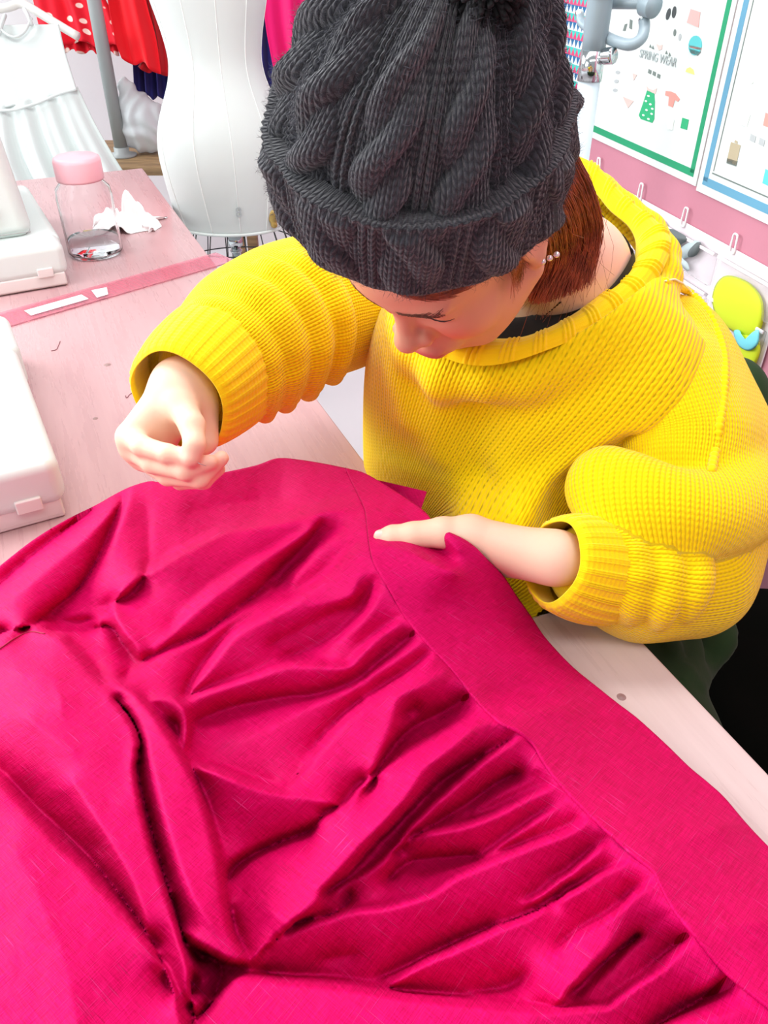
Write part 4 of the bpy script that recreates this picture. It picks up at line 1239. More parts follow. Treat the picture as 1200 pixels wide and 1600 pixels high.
HAT_AX = np.array([0.24, -0.5, 0.85]); HAT_AX /= np.linalg.norm(HAT_AX)
HAT_C = np.array([0.001, -0.012, 0.076])
hx = np.array([1.0, 0, 0]); hx -= HAT_AX * hx[0] * HAT_AX[0]; hx -= HAT_AX * (hx @ HAT_AX); hx /= np.linalg.norm(hx); hy = np.cross(HAT_AX, hx)
NREP = 11; HAT_R = 0.106; HAT_H = 0.174
PERIM = 2 * math.pi * HAT_R
def cable_relief(sx, sy, per):
    """height (m) of the knitted pattern: a two-strand cable and a pair of ribs in every repeat"""
    x = (sx / per) % 1.0
    x = (x - 0.5) * per                                 # -per/2 .. per/2 , cable in the middle
    w = per * 0.30
    ph = 2 * math.pi * sy / 0.088 + np.floor(sx / per) * 2.1
    h = np.zeros_like(x)
    for k in (0, 1):
        p = ph + k * math.pi
        xc = 0.165 * per * np.cos(p)
        over = np.sin(p)
        r = np.clip(1 - ((x - xc) / (per * 0.215)) ** 2, 0, None)
        h = np.maximum(h, np.sqrt(r) * (0.0105 + 0.0058 * over))
    # two thin ribs between the cables
    xr = np.minimum(np.abs(x - per / 2), np.abs(x + per / 2))
    rb = np.clip(1 - ((xr - per * 0.055) / (per * 0.045)) ** 2, 0, None)
    bead = 0.85 + 0.15 * np.cos(2 * math.pi * sy / 0.006)
    h = np.maximum(h, np.sqrt(rb) * 0.0050 * bead)
    return h
def stitch_relief(sx, sy, cw_=0.0062, rh=0.0056):
    ax = np.abs((sx / cw_) % 1.0 - 0.5)
    y = sy / rh + 1.3 * ax
    return np.clip(1 - (4 * ax - 1) ** 2, 0, 1) * (0.35 + 0.65 * (0.5 + 0.5 * np.cos(2 * math.pi * y))) * 0.0011
def hat_base(T, S):
    """dome without relief; S 0 at the rim .. 1 at the crown (T angle)"""
    prof = np.sqrt(np.clip(1 - np.clip(S, 0, 1) ** 2.5, 0, 1))
    lob = 1 + 0.014 * np.sin(3 * T + 1.0) + 0.01 * np.sin(5 * T)
    rx = 0.092 * prof * lob; ry = 0.102 * prof * lob
    hh = S * HAT_H
    sag = 0.012 * np.sin(math.pi * np.clip(S, 0, 1)) * np.cos(T - 2.0)
    lean = (np.clip(S, 0, 1) ** 2)[..., None] * (hx * .010 - hy * .004)
    return HAT_C + lean + hh[..., None] * HAT_AX + ((rx + sag) * np.cos(T))[..., None] * hx + ((ry + sag) * np.sin(T))[..., None] * hy
def surf_normals(Pg, wrap=True):
    du = np.roll(Pg, -1, 0) - np.roll(Pg, 1, 0) if wrap else np.gradient(Pg, axis=0)
    dv = np.gradient(Pg, axis=1)
    n = np.cross(du, dv); return n / (np.linalg.norm(n, axis=-1, keepdims=True) + 1e-12)
nT, nS = 900, 190
Tg, Sg = np.meshgrid(np.linspace(0, 2 * math.pi, nT, endpoint=False), np.linspace(0.02, 0.994, nS), indexing='ij')
Pg = hat_base(Tg, Sg)
Ng = surf_normals(Pg)
if ((Pg - HAT_C) * Ng).sum() < 0: Ng = -Ng
arc = np.cumsum(np.r_[0, np.linalg.norm(np.diff(Pg[0], axis=0), axis=1)])[None].repeat(nT, 0)
per = PERIM / NREP
sx = Tg / (2 * math.pi) * PERIM
shrink = np.sqrt(np.clip(1 - Sg ** 2.5, 0.03, 1))
rel = cable_relief(sx + 0.012, arc, per) * (0.45 + 0.55 * shrink) + stitch_relief(sx, arc) * (0.4 + 0.6 * shrink)
rel += 0.0016 * noise2(nT, nS, 30, 11)
Pg = Pg + Ng * rel[..., None]
hat = mesh_obj('beanie', (Pg @ HM.T + HO).reshape(-1, 3), grid_faces(nT, nS, wrap_n=True), M_wool, person,
               uv=np.stack([sx, arc], -1).reshape(-1, 2))
# turned-up brim
nB = 64
tb = np.linspace(0, 1, nB)
Tb, Bb = np.meshgrid(np.linspace(0, 2 * math.pi, nT, endpoint=False), tb, indexing='ij')
BR_H = 0.072
# profile: inner bottom -> round bottom -> outside -> round top -> tucked against the dome
low = -0.012 + 0.006 * np.cos(Tb + 0.4) 
hgt = low + BR_H * np.clip((Bb - 0.12) / 0.74, 0, 1) + 0.003 * np.sin(4 * Tb + 1)
thick = 0.016 * np.sqrt(np.clip(1 - np.clip((0.14 - Bb) / 0.14, 0, 1) ** 2, 0, 1)) * np.sqrt(np.clip(1 - np.clip((Bb - 0.88) / 0.12, 0, 1) ** 2, 0, 1))
roll = 0.0045 * np.exp(-((Bb - 0.86) / 0.055) ** 2) * (1 + 0.22 * np.sin(Tb * 96))
Sb = np.clip(hgt / HAT_H, -0.1, 1)
base = hat_base(Tb, np.clip(Sb, 0, 1)) + (np.minimum(Sb, 0) * HAT_H)[..., None] * HAT_AX
radial = np.cos(Tb)[..., None] * hx + np.sin(Tb)[..., None] * hy
arcb = Bb * BR_H * 1.2
relb = (cable_relief(sx[:, :1] + 0.012 + per * 0.5 + 0 * Tb, -arcb + 0.02, per) * 0.62 + stitch_relief(sx[:, :1] + 0 * Tb, arcb)) * np.clip((Bb - .1) / .12, 0, 1) * np.clip((.84 - Bb) / .06, 0, 1)
Pb = base + radial * (thick + roll + relb + 0.0012 * noise2(nT, nB, 26, 12))[..., None]
mesh_obj('turned_brim', (Pb @ HM.T + HO).reshape(-1, 3), grid_faces(nT, nB, wrap_n=True), M_wool, hat,
         uv=np.stack([sx[:, :1] + 0 * Tb, arcb], -1).reshape(-1, 2))
# pompom: a ball of loose yarn ends
M_pom = mat('black_pompom_yarn', srgb(14, 14, 16), 0.9)
pc = HAT_C + HAT_AX * (HAT_H - 0.010) + hx * 0.036 + hy * 0.012
parts = []
rg_ = np.random.default_rng(5)
dv = rg_.standard_normal((520, 3)); dv /= np.linalg.norm(dv, axis=1)[:, None]
for d_ in dv:
    L_ = 0.030 * rg_.uniform(0.8, 1.0)
    bend = np.cross(d_, rg_.standard_normal(3)) * 0.004
    pts = np.array([pc + d_ * 0.004, pc + d_ * L_ * 0.6 + bend * 0.5, pc + d_ * L_ + bend])
    parts.append(tube_geo(pts @ HM.T + HO, [0.0018, 0.0022, 0.0014], 5))
Vp, Fp = join_geo(parts)
mesh_obj('pompom', Vp, Fp, M_pom, hat)
# loose wool fibres standing off the knit
def fuzz(Pw, Nw, n, lmin, lmax, r, m, parent, seed, name='wool_fuzz'):
    g_ = np.random.default_rng(seed)
    P_ = Pw.reshape(-1, 3); N_ = Nw.reshape(-1, 3)
    idx = g_.integers(0, len(P_), n)
    p0 = P_[idx]; nn = N_[idx]
    tang = g_.standard_normal((n, 3)); tang -= nn * (tang * nn).sum(1)[:, None]; tang /= np.linalg.norm(tang, axis=1)[:, None]
    L_ = g_.uniform(lmin, lmax, n)[:, None]
    a_ = p0; b_ = p0 + nn * L_ * 0.6 + tang * L_ * 0.5; c_ = p0 + nn * L_ * 0.8 + tang * L_ * 1.3
    side = np.cross(tang, nn)
    V_ = np.stack([a_ - side * r, a_ + side * r, b_ - side * r, b_ + side * r, c_, a_ + nn * r, b_ + nn * r], 1).reshape(-1, 3)
    o = (np.arange(n) * 7)[:, None]
    F1 = (o + np.array([0, 1, 3, 2])).tolist(); F2 = (o + np.array([2, 3, 4])).tolist()
    F3 = (o + np.array([1, 5, 6, 3])).tolist(); F4 = (o + np.array([5, 0, 2, 6])).tolist()
    ob = mesh_obj(name, V_, F1 + F2 + F3 + F4, m, parent, smooth=False); ob['kind'] = 'stuff'
    return ob
M_fuzz = mat('charcoal_fibre', srgb(70, 70, 78), 0.9)
fuzz(np.concatenate([(Pg @ HM.T + HO).reshape(-1, 3), (Pb @ HM.T + HO).reshape(-1, 3)]),
     np.concatenate([(Ng @ HM.T).reshape(-1, 3), (radial @ HM.T).reshape(-1, 3)]), 24000, .002, .006, .00010, M_fuzz, hat, 3)

# ---- hair ----------------------------------------------------------
M_hair = mat('auburn_hair', srgb(110, 44, 22), 0.42, spec=0.5); _t = NT(M_hair)
_n = _t.noise(_t.mapping(_t.coord('Object'), (60, 60, 60)), 1, 3, 0.6)
_t.color(_t.ramp(_n, [(0.3, srgb(104, 40, 20)), (0.75, srgb(186, 92, 52))]))
M_brow = mat('brown_brow_hair', srgb(112, 66, 48), 0.6)
def strands(ctrl_fn, n, r, m, parent, seed, name, k=4, seg=9):
    g_ = np.random.default_rng(seed); parts = []
    for i in range(n):
        c = ctrl_fn(g_)
        C = catmull(c, seg)
        parts.append(tube_geo(C, r * np.linspace(1, .45, seg), k, cap=False))
    V_, F_ = join_geo(parts)
    ob = mesh_obj(name, V_, F_, m, parent); return ob
def bob(g_):
    # lock behind her left ear: from under the brim to the nape-side ends
    a = g_.uniform(0, 1); b = g_.uniform(0, 1)
    root = HL(.078 + .006 * g_.uniform(-1, 1) - .012 * a, -.018 - .070 * a, .008 - .008 * a) 
    depth = .735 + .05 * b + .03 * a
    mid = PD(852 + 85 * a + 8 * g_.uniform(-1, 1), 418 - 55 * a + 6 * g_.uniform(-1, 1), depth + .000)
    tip = PD(832 + 92 * a ** 1.3 + 7 * g_.uniform(-1, 1), 468 - 30 * a ** 2 + 9 * g_.uniform(-1, 1), depth + .02)
    return np.array([root, root * .5 + mid * .5 + np.array([.004, -.003, .004]), mid, tip])
def flyaway(g_):
    c = bob(g_); j = g_.standard_normal((4, 3)) * np.array([[0.001], [.004], [.009], [.016]]); return c + j
hair = strands(bob, 900, .00055, M_hair, person, 21, 'hair')
def bob_core(g_):
    c = bob(g_); return c - np.array([0, -.008, 0])
strands(bob_core, 260, .0018, M_hair, hair, 22, 'hair_lock')
strands(flyaway, 110, .00030, M_hair, hair, 27, 'loose_hair')
def fringe(g_):
    # short hairs combed from under the brim along the temple towards the ear
    a = g_.uniform(0, 1)
    x0 = .010 + .058 * a; z0 = .082 - .034 * a - .004 * g_.uniform(0, 1)
    L_ = g_.uniform(.010, .026) * (.6 + .6 * a)
    r0 = onhead(x0, z0, .001)
    d_ = np.array([.85, -.30 - .5 * a, -.55 + .35 * g_.uniform(-1, 1)]); d_ /= np.linalg.norm(d_)
    w_ = HM @ d_
    p1 = r0 + w_ * L_ * .5; p2 = r0 + w_ * L_
    for _ in range(3):
        for q_ in (p1, p2):
            dd = float(head_sdf(q_[None].astype(np.float32))[0])
            q_ += (HM @ np.array([.5, .8, .1])) * (.0014 - dd) * .8
    return np.array([r0, p1, p2])
def onhead(x, z, lift=0.0):
    """point of the face at local x, z, along the forward axis"""
    t = np.linspace(.14, .0, 240); P_ = (np.column_stack([np.full(240, x), t, np.full(240, z)]) @ HM.T + HO).astype(np.float32)
    f = head_sdf(P_); k = int(np.argmax(f < 0))
    return HL(x, t[k] + lift, z)
strands(fringe, 260, .00028, M_hair, hair, 23, 'fringe', seg=6)
def sideburn(g_):
    a = g_.uniform(0, 1)
    r0 = np.array([.0715, .022 - .022 * a, .030]); 
    p1 = r0 + np.array([.003, .004 + .004 * g_.uniform(-1, 1), -.022]); p2 = r0 + np.array([-.001, .010 + .012 * g_.uniform(-1, 1), -.045 - .018 * g_.uniform(0, 1)])
    return np.array([HL(*r0), HL(*p1), HL(*p2)])
strands(sideburn, 110, .00026, M_hair, hair, 24, 'sideburn', seg=7)
def onhead(x, z, lift=0.0):
    """point of the face at local x, z, along the forward axis"""
    t = np.linspace(.14, .02, 240); P_ = (np.column_stack([np.full(240, x), t, np.full(240, z)]) @ HM.T + HO).astype(np.float32)
    f = head_sdf(P_); k = int(np.argmax(f < 0))
    return HL(x, t[k] + lift, z)
def brow_fn(sgn):
    def fn(g_):
        a = g_.uniform(0, 1)
        x = .008 + .038 * a; z = .0375 + .004 * a - .010 * max(0, a - .7) + 0.0046 * g_.uniform(-1, 1)
        p0 = onhead(sgn * x, z - .001, .0004); p1 = onhead(sgn * (x + .005), z + .0015, .0009)
        return np.array([p0, (p0 + p1) / 2 + np.array([0, 0, .0003]), p1])
    return fn
for sg in (1, -1): strands(brow_fn(sg), 230 if sg > 0 else 90, .00036 if sg > 0 else .0002, M_brow, person, 25, 'eyebrow', k=3, seg=4)
M_lash = mat('dark_lash', srgb(40, 24, 20), 0.6)
for sg in (1, -1):
    lp = np.array([onhead(sg * x, .0125 - .0022 * math.sin((x - .015) / .032 * math.pi), .0003) for x in np.linspace(.015, .047, 16)])
    tube('eyelashes', lp, .0009 * np.sin(np.linspace(.25, 2.9, 16)) + .0002, M_lash, person, k=5)
# earring: three small pearls
M_pearl = mat('silver_bead', srgb(232, 230, 228), 0.15, 0.6)
def ball(c, r, n=10, k=14, sq=1.0):
    a = np.linspace(0, math.pi, n); V_, F_ = lathe_geo(np.column_stack([r * np.sin(a), -r * np.cos(a) * sq]), k, c); return V_, F_
ear0 = HL(.081, .001, -.026)
er = empty('earring'); bpy.data.objects.remove(er)
V_, F_ = join_geo([ball(ear0 + np.array([.0055 * i, 0, .003 * i]), .0027) for i in range(3)])
mesh_obj('earring', V_, F_, M_pearl, person)
# necklace chain at the neckline
nk = toward_camera(body_sdf, [(800, 524), (815, 516), (832, 506), (848, 495), (862, 484), (876, 472)])
nk = catmull(nk, 60) + np.array([0, -.0012, .0008])
M_chain = mat('dark_chain', srgb(70, 56, 44), 0.3, 0.8)
tube('necklace', nk, .0008 + .0004 * np.sin(np.arange(60) * 2.1), M_chain, person, k=5)

# ---- trousers ------------------------------------------------------
def trouser_base(p):
    hipL = np.array([.34, 1.02, .53]); hipR = np.array([.12, 1.04, .53])
    kneL = np.array([.300, .57, .545]); kneR = np.array([.08, .56, .54])
    d = sd_ell(p, (.24, 1.03, .55), (.215, .155, .125))
    d = smin(d, sd_cap(p, hipL, kneL, .105, .082), .05)
    d = smin(d, sd_cap(p, kneL, (.31, .66, .08), .080, .070), .04)
    e = sd_cap(p, hipR, kneR, .095, .078)
    e = smin(e, sd_cap(p, kneR, (.08, .66, .08), .075, .070), .04)
    return smin(d, e, .03)
LEGF = rolls_on(trouser_base, [([(1062, 960), (1076, 1010), (1078, 1045), (1066, 1068)], .016), ([(1088, 955), (1108, 1000), (1112, 1030)], .014),
                               ([(1130, 960), (1132, 1000), (1104, 1035), (1090, 1075)], .016), ([(1030, 985), (1045, 1010), (1050, 1035)], .014)], .009, 10)
def trouser_sdf(p):
    d = trouser_base(p)
    for c, r in LEGF:
        for i in range(len(c) - 1): d = smin(d, sd_cap(p, c[i], c[i + 1], r[i], r[i + 1]), .006)
    return d
V, Q = isosurface(trouser_sdf, (-.04, .40, .02), (.52, 1.24, .72), 0.0065)
V = relax(V, Q, 1, 0.5)
mesh_obj('trousers', V, Q, M_green, person)
M_shoe = mat('dark_shoe', srgb(40, 36, 34), 0.6)
for cx in (.31, .08):
    V_, F_ = isosurface(lambda p: smin(sd_ell(p, (cx, .60, .045), (.042, .125, .040)), sd_ell(p, (cx, .68, .06), (.040, .05, .05)), .03), (cx - .08, .44, -.01), (cx + .08, .78, .14), .008)
    V_[:, 2] = np.maximum(V_[:, 2], 0.002)
    mesh_obj('shoe', V_, F_, M_shoe, person)
rebase(person)
# ================================================================== chair behind her
M_chairmetal = mat('grey_chair_frame', srgb(120, 122, 124), 0.35, 0.7)
M_seat = mat('dark_seat', srgb(40, 42, 44), 0.8)
ch = empty('chair', (.26, 1.10, 0))
bm_obj('seat', box_bm((.44, .42, .05), (.25, 1.05, .43), None, .018, 3), M_seat, ch)
for sx_, sy_ in ((.06, .88), (.44, .88), (.06, 1.24), (.44, 1.24)):
    tube('leg', [(sx_, sy_, 0.0), (sx_, sy_, .41)], .011, M_chairmetal, ch, k=10)
for sx_ in (.04, .50):
    tube('back_post', [(sx_, 1.24, .40), (sx_ + (.03 if sx_ > .3 else -.01), 1.26, .70)], .011, M_chairmetal, ch, k=10)
bm_obj('backrest', box_bm((.50, .03, .20), (.285, 1.262, .62), None, .012, 3), M_seat, ch)
tag(ch, 'chair she sits on, behind her left elbow', 'chair')
rebase(ch)
# the dark green coat hung over its back
def coat_sdf(p):
    d = sd_cap(p, (.03, 1.255, .705), (.575, 1.19, .690), .040, .046)
    d = smin(d, sd_ell(p, (.31, 1.235, .56), (.34, .050, .20)), .04)
    d = smin(d, sd_ell(p, (.575, 1.165, .54), (.085, .075, .19)), .05)
    w = np.sin(p[:, 0] * 62 + 1.4 * np.sin(p[:, 2] * 9)) * .006 * np.clip((.70 - p[:, 2]) / .12, 0, 1)
    return d - w
V, Q = isosurface(coat_sdf, (-.12, .98, .36), (.78, 1.34, .88), .008)
V = relax(V, Q, 2, .5)
mesh_obj('coat', V, Q, M_green, None)
tag(bpy.context.scene.objects['coat'], 'dark green coat draped over the chair back beside the pink wall', 'coat')

# black filler block, added to stand in for the deep shade by her leg
M_shade = mat('shade_black', srgb(6, 7, 5), .95, spec=.05)
def shade_sdf(p):
    q = np.abs(p - np.array([.600, .870, .20], np.float32)) - np.array([.072, .140, .14], np.float32)
    d = np.linalg.norm(np.maximum(q, 0), axis=1) + np.minimum(q.max(1), 0) - .05
    return d + .006 * np.sin(p[:, 1] * 40 + 2 * np.sin(p[:, 2] * 22)) * np.sin(p[:, 0] * 33 + p[:, 2] * 20)
V, Q = isosurface(shade_sdf, (.40, .64, -.02), (.75, 1.18, .44), .008)
V[:, 2] = np.maximum(V[:, 2] - V[:, 2].min(), 0) + .001
sk = mesh_obj('shade_block', V, Q, M_shade)
tag(sk, 'black filler block added as deep shade on the floor between the table corner and the pink wall', 'bag')

# ================================================================== things on the pink table
M_white = mat('white_plastic', srgb(212, 222, 219), 0.28, spec=0.5)
M_cream = mat('cream_plastic', srgb(222, 212, 210), 0.35, spec=0.45)
M_greypl = mat('grey_plastic', srgb(140, 150, 152), 0.35)
M_steel = mat('steel_plate', srgb(170, 176, 178), 0.28, 0.9)
M_gapl = mat('panel_gap', srgb(168, 164, 164), 0.6)
def local_table(u, v): return PZ(u, v, TZ)
MR = math.radians(-62)
my = np.array([-math.sin(MR), math.cos(MR), 0])
def machine(origin, label, ext, solid):
    """sewing machine in its own frame: x along its length (0 at the near end), y across, z up.
    ext = length of the flat bed before the body; solid = body rising straight from the bed"""
    r = empty('sewing_machine', (origin[0], origin[1], TZ), MR)
    def part(name, bm, m, smooth=True):
        o = bm_obj(name, bm, m, r, smooth)
        if smooth: o.modifiers.new('wn', 'WEIGHTED_NORMAL').keep_sharp = True
        return o
    W = .200
    part('extension_bed', box_bm((ext, W, .066), (-ext / 2, W / 2, .055), None, .017, 6), M_white)
    part('bed_skirt', box_bm((ext * .97, W - .016, .026), (-ext / 2, W / 2, .0165), None, .004, 2), M_cream)
    part('bed_foot', box_bm((.040, W - .060, .013), (-.026, W / 2 + .022, .0075), None, .003, 2), M_cream)
    part('latch', box_bm((.006, .030, .018), (.001, W - .045, .034), None, .002, 2), M_cream)
    L = .50 - ext
    part('base', box_bm((L, W + .012, .076), (-ext - L / 2 - .001, W / 2, .044), None, .016, 5), M_white)
    part('base_skirt', box_bm((L - .01, W, .014), (-ext - L / 2, W / 2, .0075), None, .003, 2), M_cream)
    part('needle_plate', box_bm((.060, .070, .002), (-ext - .05, W * .42, .0832), None, .0008, 1), M_steel)
    b0 = box_bm((L * .94, W * .60, .235), (0, 0, 0), None, .026, 6)
    if solid:
        for v in b0.verts:                                  # the housing narrows upwards
            k_ = (v.co.z + .1175) / .235
            v.co.y *= 1.16 - .30 * k_; v.co.x = v.co.x - .018 * k_ if v.co.x > 0 else v.co.x
        bmesh.ops.translate(b0, vec=(-ext - L * .49, W * .46, .195), verts=b0.verts)
        part('housing', b0, M_white)
        part('display', box_bm((.003, .050, .034), (-ext - .004, W * .36, .128), None, .001, 1), M_greypl)
        part('display_window', box_bm((.002, .030, .018), (-ext - .0022, W * .36, .128), None, .0006, 1), M_gapl)
        part('housing_seam', box_bm((.0012, W * .62, .0012), (-ext - .006, W * .46, .092)), M_gapl)
    else:
        b0.free()
        part('column', box_bm((.095, .11, .20), (-.44, W * .36, .175), None, .020, 5), M_white)
        part('arm', box_bm((L + .01, .105, .085), (-ext - L / 2, W * .36, .268), None, .026, 6), M_white)
        part('needle_head', box_bm((.080, .095, .120), (-ext - .055, W * .36, .212), None, .022, 5), M_white)
        V_, F_ = lathe_geo([(0, 0), (.006, 0), (.006, -.045), (.0025, -.048), (.0025, -.066), (0, -.066)], 14, (-ext - .055, W * .36, .155))
        mesh_obj('needle_bar', V_, F_, M_steel, r)
        part('presser_foot', box_bm((.016, .030, .005), (-ext - .055, W * .36, .0875), None, .0015, 1), M_steel)
    V_, F_ = lathe_geo([(0, .022), (.030, .022), (.034, .016), (.034, .004), (.030, 0), (0, 0)], 28)
    V_ = np.column_stack([-V_[:, 2] - .492, V_[:, 0] + W * .40, V_[:, 1] + .20])
    mesh_obj('hand_wheel', V_, F_, M_cream, r)
    tag(r, label, 'sewing machine')
    return r
machine(PZ(116, 808, TZ) - my * .200, 'white sewing machine nearest the skirt, its flat bed jutting into view at left', .36, False)
machine(PZ(114, 446, TZ) - my * .200, 'white sewing machine farther back, in front of the hanging white dress', .075, True)

# clear bottle with pink cap
def glass_mat(name, col=(1, 1, 1), rough=0.02, ior=1.45, tr=1.0):
    return mat(name, col, rough, Transmission_Weight=tr, IOR=ior)
M_clear = glass_mat('clear_plastic', (.985, .985, .99), .02, 1.18)
M_water = glass_mat('water', (.97, .985, 1.0), .0, 1.12)
M_pinkcap = mat('pink_cap', srgb(236, 178, 188), .4)
pb = PZ(151, 396, TZ); bw = .058
bt = empty('water_bottle', (pb[0], pb[1], TZ))
prof = [(0, .002), (bw * .9, .002), (bw, .010), (bw, .122), (bw * .95, .140), (bw * .76, .152), (bw * .74, .165), (bw * .70, .165), (bw * .71, .152), (bw * .91, .138), (bw - .003, .121), (bw - .003, .012), (bw * .86, .006), (0, .006)]
V_, F_ = lathe_geo(prof, 48); mesh_obj('bottle_body', V_, F_, M_clear, bt)
V_, F_ = lathe_geo([(0, .0075), (bw * .85, .0075), (bw - .0035, .013), (bw - .0035, .036), (0, .036)], 48); mesh_obj('water', V_, F_, M_water, bt)
V_, F_ = lathe_geo([(bw * .76, .156), (bw * .82, .156), (bw * .83, .160), (bw * .83, .192), (bw * .79, .199), (bw * .70, .202), (0, .204)], 48); mesh_obj('cap', V_, F_, M_pinkcap, bt)
tag(bt, 'clear water bottle with pale pink cap, nearly empty, on the pink table', 'bottle')

# crumpled tissue
M_tissue = mat('white_tissue', srgb(246, 244, 244), .8)
pt = PZ(200, 352, TZ)
def tissue():
    n = 40; a = np.linspace(-1, 1, n); A, B = np.meshgrid(a, a, indexing='ij')
    z = .030 + .016 * noise2(n, n, 5, 31) + .010 * noise2(n, n, 9, 32) - .035 * (A ** 2 + B ** 2) * .6
    pk = .055 * np.exp(-((A - .1) ** 2 + (B + .05) ** 2) / .06)
    z = np.maximum(z + pk, .0015)
    x = A * .068 * (1 + .25 * noise2(n, n, 8, 33)) ; y = B * .062 * (1 + .25 * noise2(n, n, 8, 34))
    V_ = np.stack([x, y, z], -1).reshape(-1, 3)
    Vb = V_.copy(); Vb[:, 2] = np.maximum(Vb[:, 2] - .0012, .0004)
    F_ = grid_faces(n, n); return np.vstack([V_, Vb]), np.vstack([F_, F_[:, ::-1] + n * n])
V_, F_ = tissue()
ts = mesh_obj('tissue', V_, F_, M_tissue); ts.location = (pt[0], pt[1], TZ)
tag(ts, 'crumpled white tissue lying beside the water bottle', 'tissue')

# transparent pink quilting ruler, sticking out past the table edge
M_ruler = mat('pink_clear_acrylic', srgb(252, 196, 208), .08, Transmission_Weight=.85, IOR=1.08)
M_rline = mat('ruler_print', srgb(226, 110, 142), .6)
M_glare = mat('white_glare', srgb(252, 246, 248), .4)  # glare on the ruler, painted as flat white shapes
r0 = PZ(-30, 512, TZ); r1 = PZ(352, 403, TZ)
rl = float(np.linalg.norm(r1 - r0)); rang = math.atan2(r1[1] - r0[1], r1[0] - r0[0])
ru = empty('ruler', (r0[0], r0[1], TZ), rang)
RW = .072
bm_obj('blade', box_bm((rl, RW, .0024), (rl / 2, 0, .0022), None, .0004, 1), M_ruler, ru)
parts = []
def bar(x, y, sx_, sy_, z=.0037):
    V_ = np.array([(x - sx_ / 2, y - sy_ / 2, z), (x + sx_ / 2, y - sy_ / 2, z), (x + sx_ / 2, y + sy_ / 2, z), (x - sx_ / 2, y + sy_ / 2, z)])
    return V_, [[0, 1, 2, 3]]
k = .01
while k < rl: parts.append(bar(k, 0, .0006, RW * .86)); k += .010
for j in range(-2, 3): parts.append(bar(rl / 2, j * .010, rl * .98, .0006))
V_, F_ = join_geo(parts); mesh_obj('printed_grid', V_, F_, M_rline, ru, smooth=False)
for (ua, ub) in ((.215, .235),):
    pass
sx0 = rl * .46
V_, F_ = bar(sx0 - .10, -.004, .115, .030, .0041); mesh_obj('glare_patch', V_, F_, M_glare, ru, smooth=False)
V_ = np.array([(sx0 - .028, -.024, .0041), (sx0 - .004, -.024, .0041), (sx0 + .012, .012, .0041), (sx0 - .018, .018, .0041)])
mesh_obj('glare_patch', V_, [[0, 1, 2, 3]], M_glare, ru, smooth=False)
tag(ru, 'clear pink quilting ruler with printed grid, jutting past the table edge', 'ruler')
# snipped threads
M_snip = mat('dark_red_thread', srgb(120, 60, 70), .8)
for i, pts in enumerate(([(80, 548), (88, 546), (92, 538), (94, 533)], [(196, 618), (198, 622), (203, 616), (214, 611)])):
    c = np.array([PZ(u, v, TZ + .0006) for u, v in pts])
    o = tube('thread_snippet', catmull(c, 14), .0005, M_snip, None, k=5)
    tag(o, ['snipped dark thread on the table beside the nearer sewing machine', 'snipped dark thread on the table behind her right hand'][i], 'thread', None)
# needle pinched between thumb and finger
n0 = PD(297, 719, .752); n1 = PD(322, 728, .748)
nd = tube('sewing_needle', [n0 - (n1 - n0) * .4, n0, n1], [.0005, .0005, .0002], M_steel, None, k=6)
tag(nd, 'sewing needle pinched between her thumb and index finger', 'needle')
# ================================================================== dress form
M_form = mat('white_form_cloth', srgb(208, 218, 216), .7); _t = NT(M_form)
_n = _t.noise(_t.coord('Object'), 500, 2, .5); _t.normal(_t.bump(_n, .15, .0006))
M_formseam = mat('form_seam', srgb(234, 240, 238), .7)
M_wire = mat('dark_wire', srgb(58, 62, 62), .45, .6)
M_chrome = mat('chrome', srgb(205, 212, 214), .12, 1.0)
M_gold = mat('brass_tag', srgb(176, 148, 84), .35, .6)
FX, FY = -.404, 2.18
form = empty('dress_form', (FX, FY, .022))
sect = [(.632, .140, .100), (.640, .147, .106), (.70, .156, .118), (.77, .166, .128), (.83, .170, .130), (.89, .157, .122), (.94, .132, .105), (1.00, .109, .088),
        (1.05, .112, .090), (1.11, .126, .100), (1.17, .142, .112), (1.25, .158, .120), (1.33, .160, .112), (1.40, .165, .095), (1.45, .140, .075), (1.48, .070, .055), (1.54, .050, .048), (1.56, .046, .044)]
zz = np.linspace(.632, 1.56, 90); S_ = np.array(sect)
def sm(x, xp, fp):
    y = np.interp(x, xp, fp)
    return np.convolve(np.pad(y, 3, mode='edge'), np.ones(7) / 7, 'valid')
wa = sm(zz, S_[:, 0], S_[:, 1]); wb_ = sm(zz, S_[:, 0], S_[:, 2])
k = 64; aa = np.linspace(0, 2 * math.pi, k, endpoint=False)
def form_pt(z, a, off=0.0):
    return np.array([(np.interp(z, zz, wa) + off) * math.cos(a), (np.interp(z, zz, wb_) + off) * math.sin(a), z])
V_ = np.stack([wa[:, None] * np.cos(aa), wb_[:, None] * np.sin(aa), np.repeat(zz[:, None], k, 1)], -1).reshape(-1, 3)
F_ = grid_faces(len(zz), k, wrap_m=True).tolist()
F_.append(list(range(k))[::-1]); F_.append([(len(zz) - 1) * k + i for i in range(k)])
mesh_obj('torso', V_, F_, M_form, form)
FACE = math.radians(-76)                                     # the front faces the camera
for off in (-1.15, -.52, 0.0, .52, 1.15, 2.3, 3.14, -2.3):
    zs = np.linspace(.636, 1.44, 60)
    c = np.array([form_pt(z, FACE + off * (1 + .12 * math.sin((z - .7) * 5)) , .0004) for z in zs])
    tube('seam', c, .0011, M_formseam, form, k=5)
tube('hem_ring', [form_pt(.634, a, .001) for a in np.linspace(0, 2 * math.pi, 60, endpoint=False)], .004, M_form, form, k=6, closed=True)
